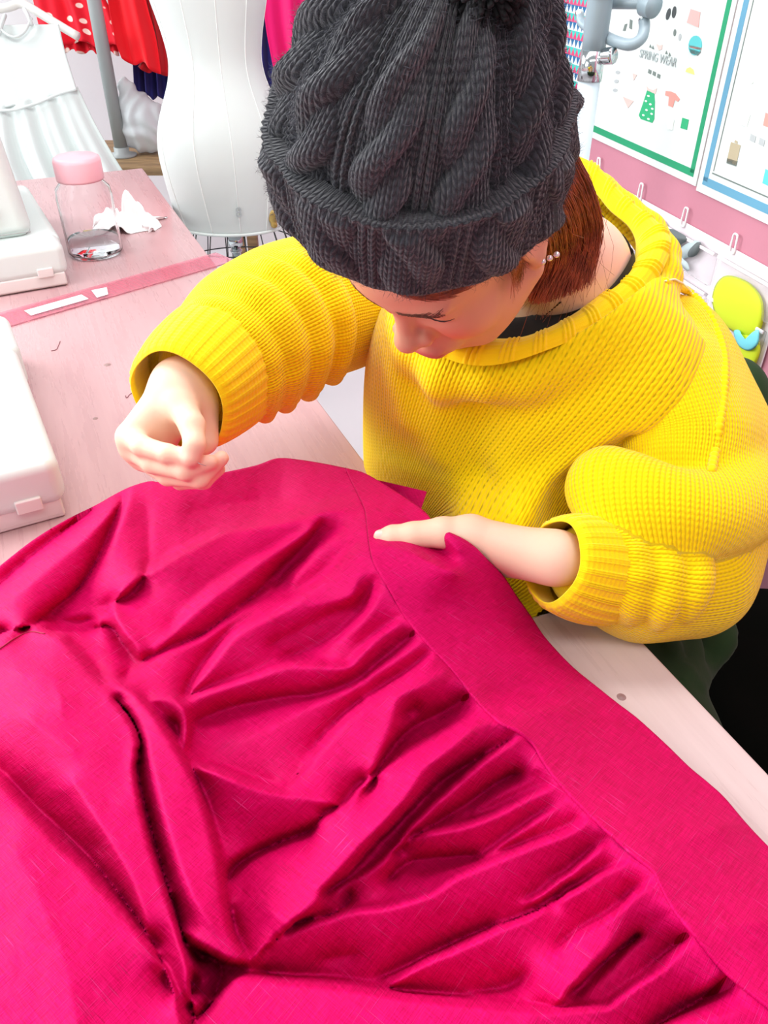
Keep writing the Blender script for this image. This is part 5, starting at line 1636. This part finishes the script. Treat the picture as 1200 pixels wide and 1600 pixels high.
def text_mesh(name, txt, size, m, parent, mw, ext=.0004):
    c = bpy.data.curves.new(name, 'FONT'); c.body = txt; c.size = size; c.extrude = ext
    c.align_x = 'CENTER'; c.align_y = 'CENTER'
    o = bpy.data.objects.new(name, c); COL.objects.link(o)
    dg = bpy.context.evaluated_depsgraph_get(); dg.update()
    me = bpy.data.meshes.new_from_object(o.evaluated_get(dg)); COL.objects.unlink(o); bpy.data.objects.remove(o)
    me.name = name; me.materials.clear(); me.materials.append(m)
    me.transform(mw)
    return link(bpy.data.objects.new(name, me), parent)
M_num = mat('grey_ink', srgb(166, 176, 178), .6)
pz = .695
p8 = form_pt(pz, FACE, .0045)
fx_ = Vector((-math.sin(FACE), math.cos(FACE), 0)); fz_ = Vector((0, 0, 1)); fn_ = Vector((math.cos(FACE), math.sin(FACE), 0))
m8 = Matrix((fx_, fz_, fn_)).transposed().to_4x4(); m8.translation = Vector(p8)
text_mesh('size_number', '8', .034, M_num, form, m8)
tg = form_pt(.672, FACE + .62, .003)
V_, F_ = isosurface(lambda p: smin(sd_ell(p, tg, (.013, .006, .018)), sd_ell(p, tg + np.array([.002, -.002, -.020]), (.009, .005, .008)), .004), tg - .04, tg + .04, .002)
mesh_obj('side_tag', V_, F_, M_gold, form)
# wire cage under the form
for i in range(20):
    a = 2 * math.pi * i / 20
    c = np.array([(.142 * math.cos(a), .104 * math.sin(a), .632), (.165 * math.cos(a), .135 * math.sin(a), .56), (.20 * math.cos(a), .18 * math.sin(a), .44), (.215 * math.cos(a), .20 * math.sin(a), .34)])
    tube('cage_wire', catmull(c, 10), .0016, M_wire, form, k=5)
for z, ra, rb in ((.585, .158, .126), (.52, .178, .150), (.44, .20, .18), (.34, .215, .20)):
    tube('cage_ring', [(ra * math.cos(a), rb * math.sin(a), z) for a in np.linspace(0, 2 * math.pi, 48, endpoint=False)], .0017, M_wire, form, k=5, closed=True)
tube('pole', [(0, 0, -.018), (0, 0, .635)], .013, M_chrome, form, k=16)
for i in range(16):
    z = .30 + i * .020
    tube('pole_thread', [(.015 * math.cos(a), .015 * math.sin(a), z) for a in np.linspace(0, 2 * math.pi, 18, endpoint=False)], .0022, M_chrome, form, k=5, closed=True)
tube('collar_nut', [(0, 0, .575), (0, 0, .600)], .020, M_chrome, form, k=12)
V_, F_ = lathe_geo([(0, -.022), (.17, -.022), (.17, -.010), (.05, .01), (.02, .03), (0, .03)], 40); mesh_obj('base', V_, F_, M_wire, form)
tag(form, 'white dress form size 8 on a chrome pole, wire cage below, left of her hat', 'dress form')

# ================================================================== hanging clothes and rack
M_poleg = mat('grey_paint', srgb(160, 168, 168), .45)
M_wood = mat('brown_wood', srgb(150, 122, 84), .6); _t = NT(M_wood)
_n = _t.noise(_t.mapping(_t.coord('Object'), (4, 30, 30)), 2, 4, .6); _t.color(_t.ramp(_n, [(.3, srgb(112, 88, 58)), (.8, srgb(176, 146, 104))]))
rp = PD(178, 170, 2.75)
zfoot = float(PD(196, 252, 2.78)[2])
bench = empty('wooden_bench', (rp[0], rp[1], 0))
bm_obj('bench_top', box_bm((.62, .40, .03), (.13, .05, zfoot - .015), None, .004), M_wood, bench)
for x_ in (-.14, .40):
    for y_ in (-.10, .20): bm_obj('leg', box_bm((.04, .04, zfoot - .03), (x_, y_, (zfoot - .03) / 2), None, .003), M_wood, bench)
tag(bench, 'brown wooden bench under the foot of the grey clothes rack', 'bench')
rack = empty('clothes_rack', (rp[0], rp[1], zfoot))
RTOP = 1.75
tube('upright', [(0, 0, 0), (0, 0, RTOP - zfoot)], .0225, M_poleg, rack, k=20)
V_, F_ = lathe_geo([(0, 0), (.05, 0), (.05, .006), (.026, .012), (.026, .03), (0, .03)], 28); mesh_obj('foot_flange', V_, F_, M_poleg, rack)
tube('rail', [(-.75, .02, RTOP - zfoot - .03), (1.15, .10, RTOP - zfoot - .03)], .014, M_poleg, rack, k=14)
tube('upright', [(1.1, .10, -zfoot), (1.1, .10, RTOP - zfoot)], .0225, M_poleg, rack, k=20)
tag(rack, 'grey tube clothes rack behind the table, carrying the red and navy clothes', 'clothes rack')

def cloth_mat(name, col, rough=.8, amt=.12):
    m = mat(name, col, rough, spec=.2, Sheen_Weight=.15); t = NT(m)
    n = t.noise(t.coord('Object'), 320, 3, .6); t.normal(t.bump(n, .2, .0008))
    n2 = t.noise(t.coord('Object'), 9, 2, .5)
    t.color(t.mix(t.math('MULTIPLY', n2, amt), col, tuple(c * .7 for c in col)))
    return m
M_red = cloth_mat('red_cloth', srgb(226, 12, 30)); M_dred = cloth_mat('deep_red_cloth', srgb(176, 6, 22))
M_navy = cloth_mat('navy_cloth', srgb(40, 40, 110)); M_mag = cloth_mat('magenta_cloth', srgb(206, 0, 96))
M_wcloth = cloth_mat('white_cotton', srgb(206, 214, 212), .8, .05)
M_dots = mat('red_polka_dot_cloth', srgb(222, 28, 48), .75, spec=.2); _t = NT(M_dots)
_uv = _t.attr('UVMap')
_v = _t.node('ShaderNodeTexVoronoi', feature='F1', i_Scale=1.0, i_Randomness=.35); _t.put(_v.inputs['Vector'], _t.mapping(_uv, (23, 23, 1)))
_t.color(_t.mix(_t.ramp(_v.outputs['Distance'], [(.22, (1, 1, 1)), (.27, (0, 0, 0))]), srgb(222, 26, 46), srgb(250, 226, 214)))
def hang(name, left, right, depth, m, parent=None, amp=.012, nw=4, nu=60, nv=40, tilt=0.0, seed=1, thick=.003, flare=1.0, hem=0.0):
    """hanging cloth between two edge curves given in pixels at one distance, with vertical folds, closed at the back"""
    A = catmull(np.array(left, float), nv); B = catmull(np.array(right, float), nv)
    t = np.linspace(0, 1, nu)
    P_ = A[None] * (1 - t[:, None, None]) + B[None] * t[:, None, None]
    g_ = np.random.default_rng(seed); ph = g_.uniform(0, 6, 4)
    s_ = np.linspace(0, 1, nv)[None]; tt_ = t[:, None]
    w = (np.sin(2 * math.pi * nw * tt_ + ph[0] + .6 * np.sin(3 * s_)) * .7 + .4 * np.sin(2 * math.pi * nw * 1.9 * tt_ + ph[1])) * (.25 + flare * s_)
    P_[..., 1] += hem * np.sin(2 * math.pi * nw * tt_ + ph[0] + 1.0) * np.clip((s_ - .8) / .2, 0, 1)
    X_ = PD(P_[..., 0], P_[..., 1], depth + tilt * s_ + 0 * tt_)
    X_[..., 1] += amp * w
    back = X_.copy(); back[..., 1] += thick
    nn = nu * nv
    F1 = grid_faces(nu, nv); F2 = F1[:, ::-1] + nn
    rim = []
    for i in range(nu - 1): rim += [[i * nv, (i + 1) * nv, (i + 1) * nv + nn, i * nv + nn], [(i + 1) * nv + nv - 1, i * nv + nv - 1, i * nv + nv - 1 + nn, (i + 1) * nv + nv - 1 + nn]]
    for j in range(nv - 1): rim += [[j + 1, j, j + nn, j + 1 + nn], [(nu - 1) * nv + j, (nu - 1) * nv + j + 1, (nu - 1) * nv + j + 1 + nn, (nu - 1) * nv + j + nn]]
    uv1 = np.stack([np.broadcast_to(tt_ * .5, (nu, nv)), np.broadcast_to(s_ * .5, (nu, nv))], -1).reshape(-1, 2)
    W0 = abs(float(np.linalg.norm(X_[-1, nv // 2] - X_[0, nv // 2]))); H0_ = float(np.linalg.norm(X_[nu // 2, -1] - X_[nu // 2, 0]))
    uv1 = uv1 * 2 * np.array([W0, H0_])
    return mesh_obj(name, np.vstack([X_.reshape(-1, 3), back.reshape(-1, 3)]), np.vstack([F1, F2]).tolist() + rim, m, parent, uv=np.vstack([uv1, uv1]))
def hanger(name, c, w, m, parent):
    """simple hanger: sloping bar and hook, c = top of the bar's middle (world)"""
    P_ = [c + np.array([-w, 0, -w * .32]), c + np.array([-w * .5, 0, -w * .12]), c, c + np.array([w * .5, 0, -w * .12]), c + np.array([w, 0, -w * .32])]
    tube(name, catmull(np.array(P_), 24), .007, m, parent, k=10)
    hk = [c, c + np.array([0, 0, .04]), c + np.array([.012, 0, .062]), c + np.array([0, 0, .082]), c + np.array([-.016, 0, .066])]
    tube('hook', catmull(np.array(hk), 20), .002, M_chrome, parent, k=6)

# garments reach up to the rail out of the picture
g1 = empty('polka_dot_dress', tuple(PD(120, 60, 2.72)))
hang('skirt_panel', [(22, -190), (42, -40), (52, 20), (62, 62)], [(112, -190), (150, -40), (176, 20), (190, 74)], 2.70, M_dots, g1, .020, 2.5, seed=2, hem=5)
hang('underskirt', [(60, -60), (80, 20), (100, 80)], [(140, -60), (170, 20), (186, 84)], 2.73, M_dots, g1, .014, 3, seed=3, hem=4)
tag(g1, 'red dress with white polka dots hanging on the rack behind the white dress', 'dress'); rebase(g1)
g2 = empty('red_skirt', tuple(PD(215, 60, 2.66)))
hang('skirt_panel', [(150, -190), (166, -30), (182, 60), (193, 92)], [(196, -190), (222, -20), (242, 60), (250, 112)], 2.66, M_red, g2, .018, 1.4, seed=5, hem=6)
hang('lining', [(196, -190), (222, 0), (226, 80), (215, 108)], [(226, -190), (246, 0), (262, 70), (270, 118)], 2.69, M_dred, g2, .012, 2, seed=6, hem=4)
tag(g2, 'plain bright red skirt hanging beside the dress form', 'skirt'); rebase(g2)
g3 = empty('navy_skirt', tuple(PD(238, 120, 2.78)))
hang('pleated_panel', [(196, -180), (206, 20), (212, 148)], [(246, -180), (266, 20), (276, 156)], 2.80, M_navy, g3, .022, 3.5, seed=7, hem=5)
tag(g3, 'navy pleated skirt showing below the red skirt', 'skirt'); rebase(g3)
g4 = empty('navy_dress', tuple(PD(420, 90, 2.45)))
hang('cloth_panel', [(392, -170), (398, 20), (402, 120), (404, 150)], [(440, -170), (446, 20), (452, 120), (458, 170)], 2.52, M_navy, g4, .014, 2, seed=8)
tag(g4, 'dark navy garment hanging between the dress form and her hat', 'dress'); rebase(g4)
g5 = empty('magenta_dress', tuple(PD(450, 60, 2.42)))
hang('cloth_panel', [(404, -170), (412, 10), (424, 90), (434, 132)], [(486, -170), (498, 10), (505, 90), (512, 150)], 2.44, M_mag, g5, .020, 1.6, seed=9)
tag(g5, 'magenta garment hanging right behind her hat', 'dress'); rebase(g5)

# white child's dress on a hanger
wd = empty('white_dress', tuple(PD(70, 160, 2.46)))
hang('bodice', [(-60, 40), (-48, 90), (-36, 150), (-30, 178)], [(92, 38), (102, 80), (114, 118), (121, 140)], 2.42, M_wcloth, wd, .010, 1.5, seed=12, flare=.4)
hang('gathered_skirt', [(-32, 172), (-30, 220), (-24, 262), (-10, 300)], [(120, 136), (146, 192), (172, 240), (192, 275)], 2.415, M_wcloth, wd, .020, 4.5, seed=13, tilt=.03)
wl = catmull(np.array([(-30, 175), (20, 172), (40, 167), (62, 160), (90, 148), (120, 139)], float), 40)
tube('waist_seam', PD(wl[:, 0], wl[:, 1], np.full(40, 2.405)), .004, M_wcloth, wd, k=6)
for s_, e_ in (((-2, 55), (8, 24)), ((50, 40), (38, 14))):
    c = np.array([PD(s_[0], s_[1], 2.41), PD((s_[0] + e_[0]) / 2, (s_[1] + e_[1]) / 2 - 2, 2.405), PD(e_[0], e_[1], 2.43)])
    tube('shoulder_strap', catmull(c, 14), .006, M_wcloth, wd, k=8)
nl = catmull(np.array([(-4, 34), (4, 48), (22, 58), (38, 50), (50, 28)], float), 30)
tube('neckline', PD(nl[:, 0], nl[:, 1], np.full(30, 2.405)), .004, M_wcloth, wd, k=6)
tag(wd, 'white sleeveless dress on a hanger behind the farther sewing machine', 'dress'); rebase(wd)
wh = empty('dress_hanger', tuple(PD(30, 20, 2.45)))
hb = catmull(np.array([(-60, 22), (10, 12), (34, 6), (70, 26), (100, 44), (122, 57)], float), 30)
tube('hanger_bar', PD(hb[:, 0], hb[:, 1], np.full(30, 2.45)), .0125, mat('pale_hanger', srgb(226, 226, 220), .4), wh, k=12)
hk = catmull(np.array([(34, 6), (30, -10), (22, -24), (10, -26), (4, -14)], float), 24)
tube('hook', PD(hk[:, 0], hk[:, 1], np.full(24, 2.45)), .003, M_chrome, wh, k=6)
tag(wh, 'pale clothes hanger holding the white dress', 'hanger'); rebase(wh)
# clear carrier bag with white contents
M_bag = mat('milky_plastic_bag', srgb(225, 232, 234), .25, Transmission_Weight=.35, IOR=1.1)
bc = PD(226, 212, 2.84)
def bag_sdf(p):
    d = sd_ell(p, bc + np.array([0, 0, -.05]), (.085, .07, .095))
    d = smin(d, sd_ell(p, bc + np.array([-.035, 0, .045]), (.034, .04, .055)), .04)
    n_ = np.sin(p[:, 0] * 70 + 3 * np.sin(p[:, 2] * 30)) * np.sin(p[:, 2] * 38 + 2 * np.sin(p[:, 0] * 40)) * .008
    return d + n_
V, Q = isosurface(bag_sdf, bc - (.16, .14, .24), bc + (.16, .14, .24), .006)
V[:, 2] += zfoot - V[:, 2].min() + .001
bg = mesh_obj('plastic_bag', V, Q, M_bag)
tag(bg, 'crumpled milky plastic bag between the rack pole and the dress form', 'bag')
# ================================================================== on the pink wall
M_paper = mat('poster_paper', srgb(214, 222, 220), .55)
M_pgreen = mat('poster_green', srgb(20, 150, 104), .6); M_pblue = mat('poster_blue', srgb(96, 156, 186), .6)
def ink(name, r, g, b): return mat(name, srgb(r, g, b), .7)
INK = {'black': ink('ink_black', 60, 66, 68), 'pink': ink('ink_pink', 236, 176, 172), 'coral': ink('ink_coral', 232, 150, 140), 'green': ink('ink_green', 36, 166, 112),
       'teal': ink('ink_teal', 90, 196, 200), 'tan': ink('ink_tan', 180, 168, 140), 'grey': ink('ink_grey', 176, 182, 184), 'yellow': ink('ink_yellow', 226, 226, 130),
       'rose': ink('ink_rose', 214, 186, 180), 'title': ink('ink_title', 165, 175, 176), 'dark': ink('ink_dark', 110, 122, 118), 'pale': ink('ink_pale', 222, 228, 224), 'white': ink('ink_white', 246, 248, 246)}
def decal(name, px, m, parent, out=.0042, th=.0006):
    """flat printed shape: pixel polygon carried onto the wall"""
    px = np.asarray(px, float); n = len(px)
    A = wall_hit(px[:, 0], px[:, 1], out); B = A + WN * th
    F_ = [list(range(n))[::-1], [n + i for i in range(n)]] + [[i, (i + 1) % n, n + (i + 1) % n, n + i] for i in range(n)]
    return mesh_obj(name, np.vstack([A, B]), F_, m, parent, smooth=False)
def oval(cx, cy, rx, ry, rot=0, n=16):
    t = np.linspace(0, 2 * math.pi, n, endpoint=False); c, s_ = math.cos(rot), math.sin(rot)
    x = rx * np.cos(t); y = ry * np.sin(t); return np.column_stack([cx + x * c - y * s_, cy + x * s_ + y * c])
def quad(cx, cy, w, h, sk=.5, lean=-.2):
    """rectangle printed on the wall, in the wall's perspective"""
    return [(cx - w / 2 - lean * -h / 2 * -1, cy - h / 2 - sk * w / 2), (cx + w / 2 - lean * h / 2 * 1 * -1 * -1, cy - h / 2 + sk * w / 2), (cx + w / 2 + lean * h / 2, cy + h / 2 + sk * w / 2), (cx - w / 2 + lean * h / 2, cy + h / 2 - sk * w / 2)]
def poster(name, a_right, z_bot, w, h, stripe, sw, inset, label):
    root = empty(name, tuple(cw + WD * (a_right + w / 2) - WN * .002) [:2] + (z_bot + h / 2,), WROT)
    bm_obj('paper', box_bm((w, .0024, h), (0, .0, 0)), M_paper, root)
    for nm, cx, cz, sx_, sz_ in (('border_stripe', 0, -h / 2 + inset, w - 2 * inset + sw, sw), ('border_stripe', 0, h / 2 - inset, w - 2 * inset + sw, sw),
                                 ('border_stripe', -w / 2 + inset, 0, sw, h - 2 * inset), ('border_stripe', w / 2 - inset, 0, sw, h - 2 * inset)):
        bm_obj(nm, box_bm((sx_, .0006, sz_), (cx, .0015, cz)), stripe, root)
    tag(root, label, 'poster')
    return root
aR, zB = wall_az(1089, 291)
p1 = poster('poster', aR, zB, .515, .728, M_pgreen, .013, .020, 'green bordered SPRING WEAR poster with small clothing drawings on the pink wall')
aR2, zB2 = aR - .004, zB - .006
p2 = poster('poster', aR2 - .515, zB2, .515, .728, M_pblue, .014, .022, 'blue bordered clothing poster at the right edge of the picture')
bm_obj('inner_line', box_bm((.44, .0005, .0022), (0, .0015, -.728 / 2 + .040)), INK['dark'], p2)
bm_obj('inner_line', box_bm((.0022, .0005, .64), (.515 / 2 - .040, .0015, 0)), INK['dark'], p2)
D = []
def d1(name, px, c): D.append((decal(name, px, INK[c], p1), p1))
def d2(name, px, c): D.append((decal(name, px, INK[c], p2), p2))
d1('printed_shoe', oval(1044, 22, 3.2, 9.5, .25), 'black'); d1('printed_shoe', oval(1053, 19, 3.2, 9.5, .15), 'black')
d1('printed_skirt', [(1079, 14), (1094, 19), (1091, 43), (1073, 35)], 'pink')
d1('printed_bag', [(1015, 27), (1030, 31), (1029, 48), (1013, 43)], 'pale')
d1('printed_sock', [(984, 30), (988, 32), (987, 46), (983, 44)], 'dark'); d1('printed_sock', [(976, 38), (980, 37), (977, 48), (973, 48)], 'dark')
d1('printed_sandal', oval(1054, 51, 2.0, 5.5, .1), 'dark'); d1('printed_sandal', oval(1062, 58, 2.0, 5.5, .1), 'grey')
d1('printed_backpack', oval(1086, 71, 10.5, 15.5, .1), 'teal'); d1('printed_pocket', [(1077, 70), (1096, 75), (1095, 79), (1077, 74)], 'coral'); d1('printed_pocket', [(1077, 76), (1095, 81), (1090, 87), (1079, 83)], 'dark')
d1('printed_bow', [(1025, 68), (1030, 71), (1035, 70), (1034, 77), (1029, 79)], 'rose')
for cx, cy in ((1016, 72), (1020, 74), (1041, 82), (1046, 85)): d1('printed_triangle', [(cx - 2, cy + 2), (cx, cy - 3), (cx + 2, cy + 3)], 'dark')
d1('printed_hat', [(1071, 112), (1073, 107), (1078, 105), (1083, 109), (1085, 117)], 'yellow')
for cx, cy in ((1015, 112), (1022, 115), (1029, 119)): d1('printed_square', quad(cx, cy, 4.5, 6), 'dark'); 
d1('printed_top', [(980, 112), (986, 114), (988, 130), (984, 128)], 'pale'); d1('printed_top', [(988, 114), (995, 117), (990, 126)], 'rose')
for cx, cy in ((965, 113), (963, 127), (961, 141)): d1('printed_mark', oval(cx, cy, 3.4, 2.6), 'grey')
d1('printed_scarf', [(973, 151), (990, 158), (981, 169)], 'rose')
d1('printed_dress', [(1011, 141), (1022, 146), (1023, 160), (1022, 186), (1019, 192), (1001, 186), (998, 180), (1005, 160)], 'green')
d1('printed_neckline', [(1010, 134), (1013, 138), (1020, 141), (1026, 138), (1024, 147), (1011, 142)], 'rose')
for cx, cy in ((1009, 158), (1016, 163), (1010, 172), (1018, 178), (1005, 180), (1013, 186), (1019, 170), (1013, 150)): D.append((decal('printed_leaf', oval(cx, cy, 2.0, 1.4, .5, 10), INK['white'], p1, .0050), p1))
d1('printed_shirt', [(1040, 142), (1048, 143), (1055, 146), (1062, 155), (1059, 159), (1054, 156), (1051, 168), (1044, 165), (1045, 151), (1039, 149)], 'coral')
d1('printed_handbag', [(1066, 184), (1076, 187), (1073, 203), (1063, 200)], 'green')
d1('printed_cardigan', [(1041, 184), (1053, 188), (1051, 203), (1043, 202)], 'pale')
d2('printed_bag', [(1142, 222), (1157, 227), (1150, 258), (1135, 254)], 'tan'); d2('printed_bag_base', [(1136, 247), (1152, 252), (1150, 260), (1135, 255)], 'dark')
d2('printed_handle', [(1147, 222), (1149, 219), (1152, 221), (1152, 225)], 'tan')
d2('printed_square', quad(1176, 216, 8, 10), 'grey'); d2('printed_square', quad(1190, 222, 8, 10), 'grey')
d2('printed_sleeve', [(1196, 176), (1206, 180), (1203, 200), (1192, 196)], 'coral'); d2('printed_case', [(1196, 264), (1216, 274), (1212, 296), (1191, 286)], 'teal')
d2('printed_mark', oval(1173, 128, 4, 3), 'pale'); d2('printed_top', [(1156, 174), (1172, 180), (1167, 198), (1153, 194)], 'pale')
for o, pr_ in D:
    o.matrix_parent_inverse = Matrix.LocRotScale(pr_.location, pr_.rotation_euler, pr_.scale).inverted()
# the title, set in thin capitals
tc = wall_hit(1027, 91, .0046)
mw = Matrix((Vector(-WD), Vector((0, 0, 1)), Vector(-WN))).transposed().to_4x4(); mw.translation = Vector(tc)
tx = text_mesh('title', 'SPRING WEAR', .0215, INK['title'], p1, mw, .0003)
tx.matrix_parent_inverse = Matrix.LocRotScale(p1.location, p1.rotation_euler, p1.scale).inverted()

# triangle-patterned paper farther along the wall
M_tri = mat('triangle_print', srgb(40, 180, 180), .6); _t = NT(M_tri)
_s = _t.node('ShaderNodeSeparateXYZ', i_0=_t.coord('Object'))
_x = _t.math('DIVIDE', _s.outputs[0], .0195); _z = _t.math('DIVIDE', _s.outputs[2], .0165)
_row = _t.math('FLOOR', _z); _fz = _t.math('FRACT', _z)
_fx = _t.math('ABSOLUTE', _t.math('SUBTRACT', _t.math('FRACT', _x), .5))
_in = _t.math('LESS_THAN', _t.math('ADD', _t.math('MULTIPLY', _fx, 2), _fz), 1.0)
_odd = _t.math('MODULO', _t.math('ABSOLUTE', _row), 2.0)
_upc = _t.mix(_odd, srgb(222, 70, 120), srgb(232, 244, 246)); _dnc = _t.mix(_odd, srgb(56, 196, 186), srgb(24, 104, 156))
_t.color(_t.mix(_in, _dnc, _upc))
aT, zT = wall_az(925, 120)
tri = wall_box('patterned_paper', aT + .32, 1.35, .60, .95, .003, M_tri, None, .004)
tag(tri, 'teal, pink and white triangle patterned paper hung on the wall behind the coat stand', 'paper')

# pocket organiser with hooks
M_vinyl = mat('white_vinyl', srgb(238, 226, 232), .4); M_clearv = mat('clear_vinyl', (.97, .97, .98), .06, Transmission_Weight=.92, IOR=1.08)
aL, zTop = wall_az(931, 270); aRt, zBt = wall_az(1190, 580)
aL = aL + .02
org = empty('pocket_organiser', tuple(cw + WD * ((aL + aRt) / 2) - WN * .004)[:2] + (zTop,), WROT)
ow = aL - aRt; oh = zTop - zBt
bm_obj('backing', box_bm((ow, .003, oh), (0, 0, -oh / 2), None, .001, 1), M_vinyl, org)
ncol = 4; cwid = ow / ncol
for r_ in range(2):
    for c_ in range(ncol):
        x_ = -ow / 2 + cwid * (c_ + .5); z_ = -oh * (.30 + .45 * r_)
        bm_obj('pocket', box_bm((cwid * .92, .010, oh * .36), (x_, .0070, z_), None, .003, 2), M_clearv, org)
        bm_obj('pocket_trim', box_bm((cwid * .94, .0024, .006), (x_, .0132, z_ + oh * .18), None, .0008, 1), M_vinyl, org)
tag(org, 'white vinyl pocket organiser hanging on the pink wall behind her shoulder', 'organiser')
M_hook = mat('white_hook', srgb(246, 244, 244), .35)
HP = [((936, 247), (934, 272)), ((1003, 287), (998, 312)), ((1073, 325), (1066, 352)), ((1150, 366), (1143, 394))]
for i, (tp, bt_) in enumerate(HP):
    A = wall_hit(*tp, .008); B = wall_hit(*bt_, .008)
    ax = (A - B); L_ = np.linalg.norm(ax); sd = WD * .0065
    c = np.array([B + sd, B * .5 + A * .5 + sd, A + sd * .8 - ax * .05, A, A - sd * .8 - ax * .05, B * .5 + A * .5 - sd, B - sd, B - ax * .04])
    o = tube('wall_hook', catmull(c, 40, closed=True), .0019, M_hook, None, k=6, closed=True)
    tag(o, ['white loop hook on the organiser, nearest her hat', 'second white loop hook of the organiser, counted from her hat',
            'third white loop hook of the organiser, above the grey leaf ornament', 'white loop hook of the organiser nearest the right edge of the picture'][i], 'hook', 'hooks of the pocket organiser')
# grey leaf ornament in a pocket
M_leafg = mat('silver_grey_felt', srgb(176, 190, 194), .7); M_leafd = mat('dark_grey_felt', srgb(96, 104, 106), .7)
lf = empty('leaf_ornament', tuple(wall_hit(1055, 385, .016)))
def petal(px, m, out, name, th=.004):
    px = catmull(np.array(px, float), 24, closed=True)
    A = wall_hit(px[:, 0], px[:, 1], out); B = A + WN * th; n = len(px); cA = A.mean(0) - WN * .003
    F_ = [[i, (i + 1) % n, 2 * n] for i in range(n)] + [[i, n + i, n + (i + 1) % n, (i + 1) % n] for i in range(n)] + [[n + i for i in range(n)]]
    return mesh_obj(name, np.vstack([A, B, cA]), F_, m, lf)
petal([(1031, 342), (1038, 352), (1048, 374), (1058, 392), (1046, 388), (1034, 372), (1029, 356)], M_leafg, .018, 'petal')
petal([(1044, 358), (1060, 364), (1072, 374), (1062, 382), (1056, 388), (1050, 376)], M_leafd, .021, 'petal')
petal([(1056, 396), (1068, 384), (1084, 376), (1091, 380), (1086, 394), (1074, 402), (1062, 404)], M_leafg, .018, 'petal')
petal([(1076, 392), (1090, 378), (1092, 386), (1086, 398), (1076, 402)], M_leafd, .020, 'petal')
petal([(1058, 394), (1064, 404), (1072, 412), (1074, 424), (1064, 414), (1056, 402)], M_leafg, .022, 'stem')
tag(lf, 'grey felt leaf ornament with dark centre in an organiser pocket', 'ornament'); rebase(lf)
# yellow-green pouch
M_lime = mat('lime_cloth', srgb(206, 222, 30), .7); M_sky = mat('sky_blue_ribbon', srgb(120, 214, 228), .6)
po = empty('lime_pouch', tuple(wall_hit(1155, 510, .02)))
def blobby(px, m, out, name, bulge):
    px = catmull(np.array(px, float), 40, closed=True); c2 = px.mean(0); rows = []
    for r_ in np.linspace(1, 0.05, 8):
        q_ = c2 + (px - c2) * r_; rows.append(wall_hit(q_[:, 0], q_[:, 1], out) - WN * bulge * math.sqrt(max(0, 1 - r_ ** 2)))
    V_ = np.stack(rows, 0).reshape(-1, 3)
    return mesh_obj(name, V_, grid_faces(8, 40, wrap_m=True).tolist() + [[7 * 40 + i for i in range(40)], list(range(40))[::-1]], m, po)
blobby([(1130, 432), (1116, 450), (1113, 475), (1124, 500), (1148, 520), (1178, 528), (1192, 505), (1192, 470), (1175, 445), (1150, 432)], M_lime, .014, 'pouch_flap', .010)
blobby([(1150, 520), (1180, 524), (1188, 545), (1180, 570), (1165, 578), (1156, 560)], M_lime, .014, 'pouch_body', .008)
blobby([(1146, 518), (1156, 516), (1160, 526), (1172, 532), (1178, 518), (1186, 516), (1184, 538), (1170, 548), (1154, 540)], M_sky, .024, 'ribbon', .004)
tag(po, 'lime green pouch with sky blue ribbon at the right of the organiser', 'pouch'); rebase(po)

# ================================================================== coat stand
M_bluep = mat('pale_blue_paint', srgb(206, 222, 232), .35); M_slate = mat('blue_grey_paint', srgb(146, 164, 174), .35)
CX, CY = .368, 1.612
cs = empty('coat_stand', (CX, CY, 0))
tube('lower_pole', [(0, 0, .03), (0, 0, 1.085)], .0195, M_bluep, cs, k=24)
tube('chrome_ring', [(0, 0, 1.08), (0, 0, 1.128)], .0215, M_chrome, cs, k=24)
tube('upper_pole', [(0, 0, 1.126), (0, 0, 1.150), (0, 0, 1.152), (0, 0, 1.62)], [.0205, .0205, .0215, .0215], M_slate, cs, k=24)
tube('pole_collar', [(0, 0, 1.205), (0, 0, 1.215)], .0235, M_slate, cs, k=24)
def stand_px(pts, r, m, name, dep=1.40, k=12):
    c = np.array([PD(u, v, d_) for u, v, d_ in pts]) - np.array([CX, CY, 0])
    return tube(name, catmull(c, 28), r, m, cs, k=k)
stand_px([(936, 52, 1.405), (960, 64, 1.385), (985, 70, 1.37), (1002, 60, 1.365), (1007, 42, 1.365), (1006, 32, 1.365)], .0095, M_slate, 'hook_arm')
stand_px([(1006, 34, 1.365), (1005, 29, 1.365), (1004, 27, 1.365)], .0085, M_chrome, 'hook_tip')
stand_px([(928, 48, 1.42), (916, 42, 1.44), (908, 34, 1.45), (906, 22, 1.45)], .0075, M_slate, 'hook_arm')
stand_px([(906, 24, 1.45), (905, 18, 1.45)], .0075, M_chrome, 'hook_tip')
stand_px([(938, 4, 1.40), (980, 4, 1.37), (1016, 4, 1.35)], .010, M_slate, 'cross_arm')
stand_px([(1008, 6, 1.352), (1022, 10, 1.338)], .0185, M_slate, 'end_disc', k=24)
stand_px([(928, 91, 1.42), (946, 88, 1.395), (952, 87, 1.388)], [.005] * 28, M_chrome, 'knob_stem')
stand_px([(945, 88, 1.398), (958, 87, 1.385)], .0135, M_chrome, 'knob', k=10)
for i in range(3):
    a = 2 * math.pi * i / 3 + .5
    tube('foot', catmull(np.array([(0, 0, .06), (.10 * math.cos(a), .10 * math.sin(a), .05), (.20 * math.cos(a), .20 * math.sin(a), .012)]), 12), .011, M_slate, cs, k=10)
tag(cs, 'pale blue and grey coat stand with curved hooks between hat and poster', 'coat stand')
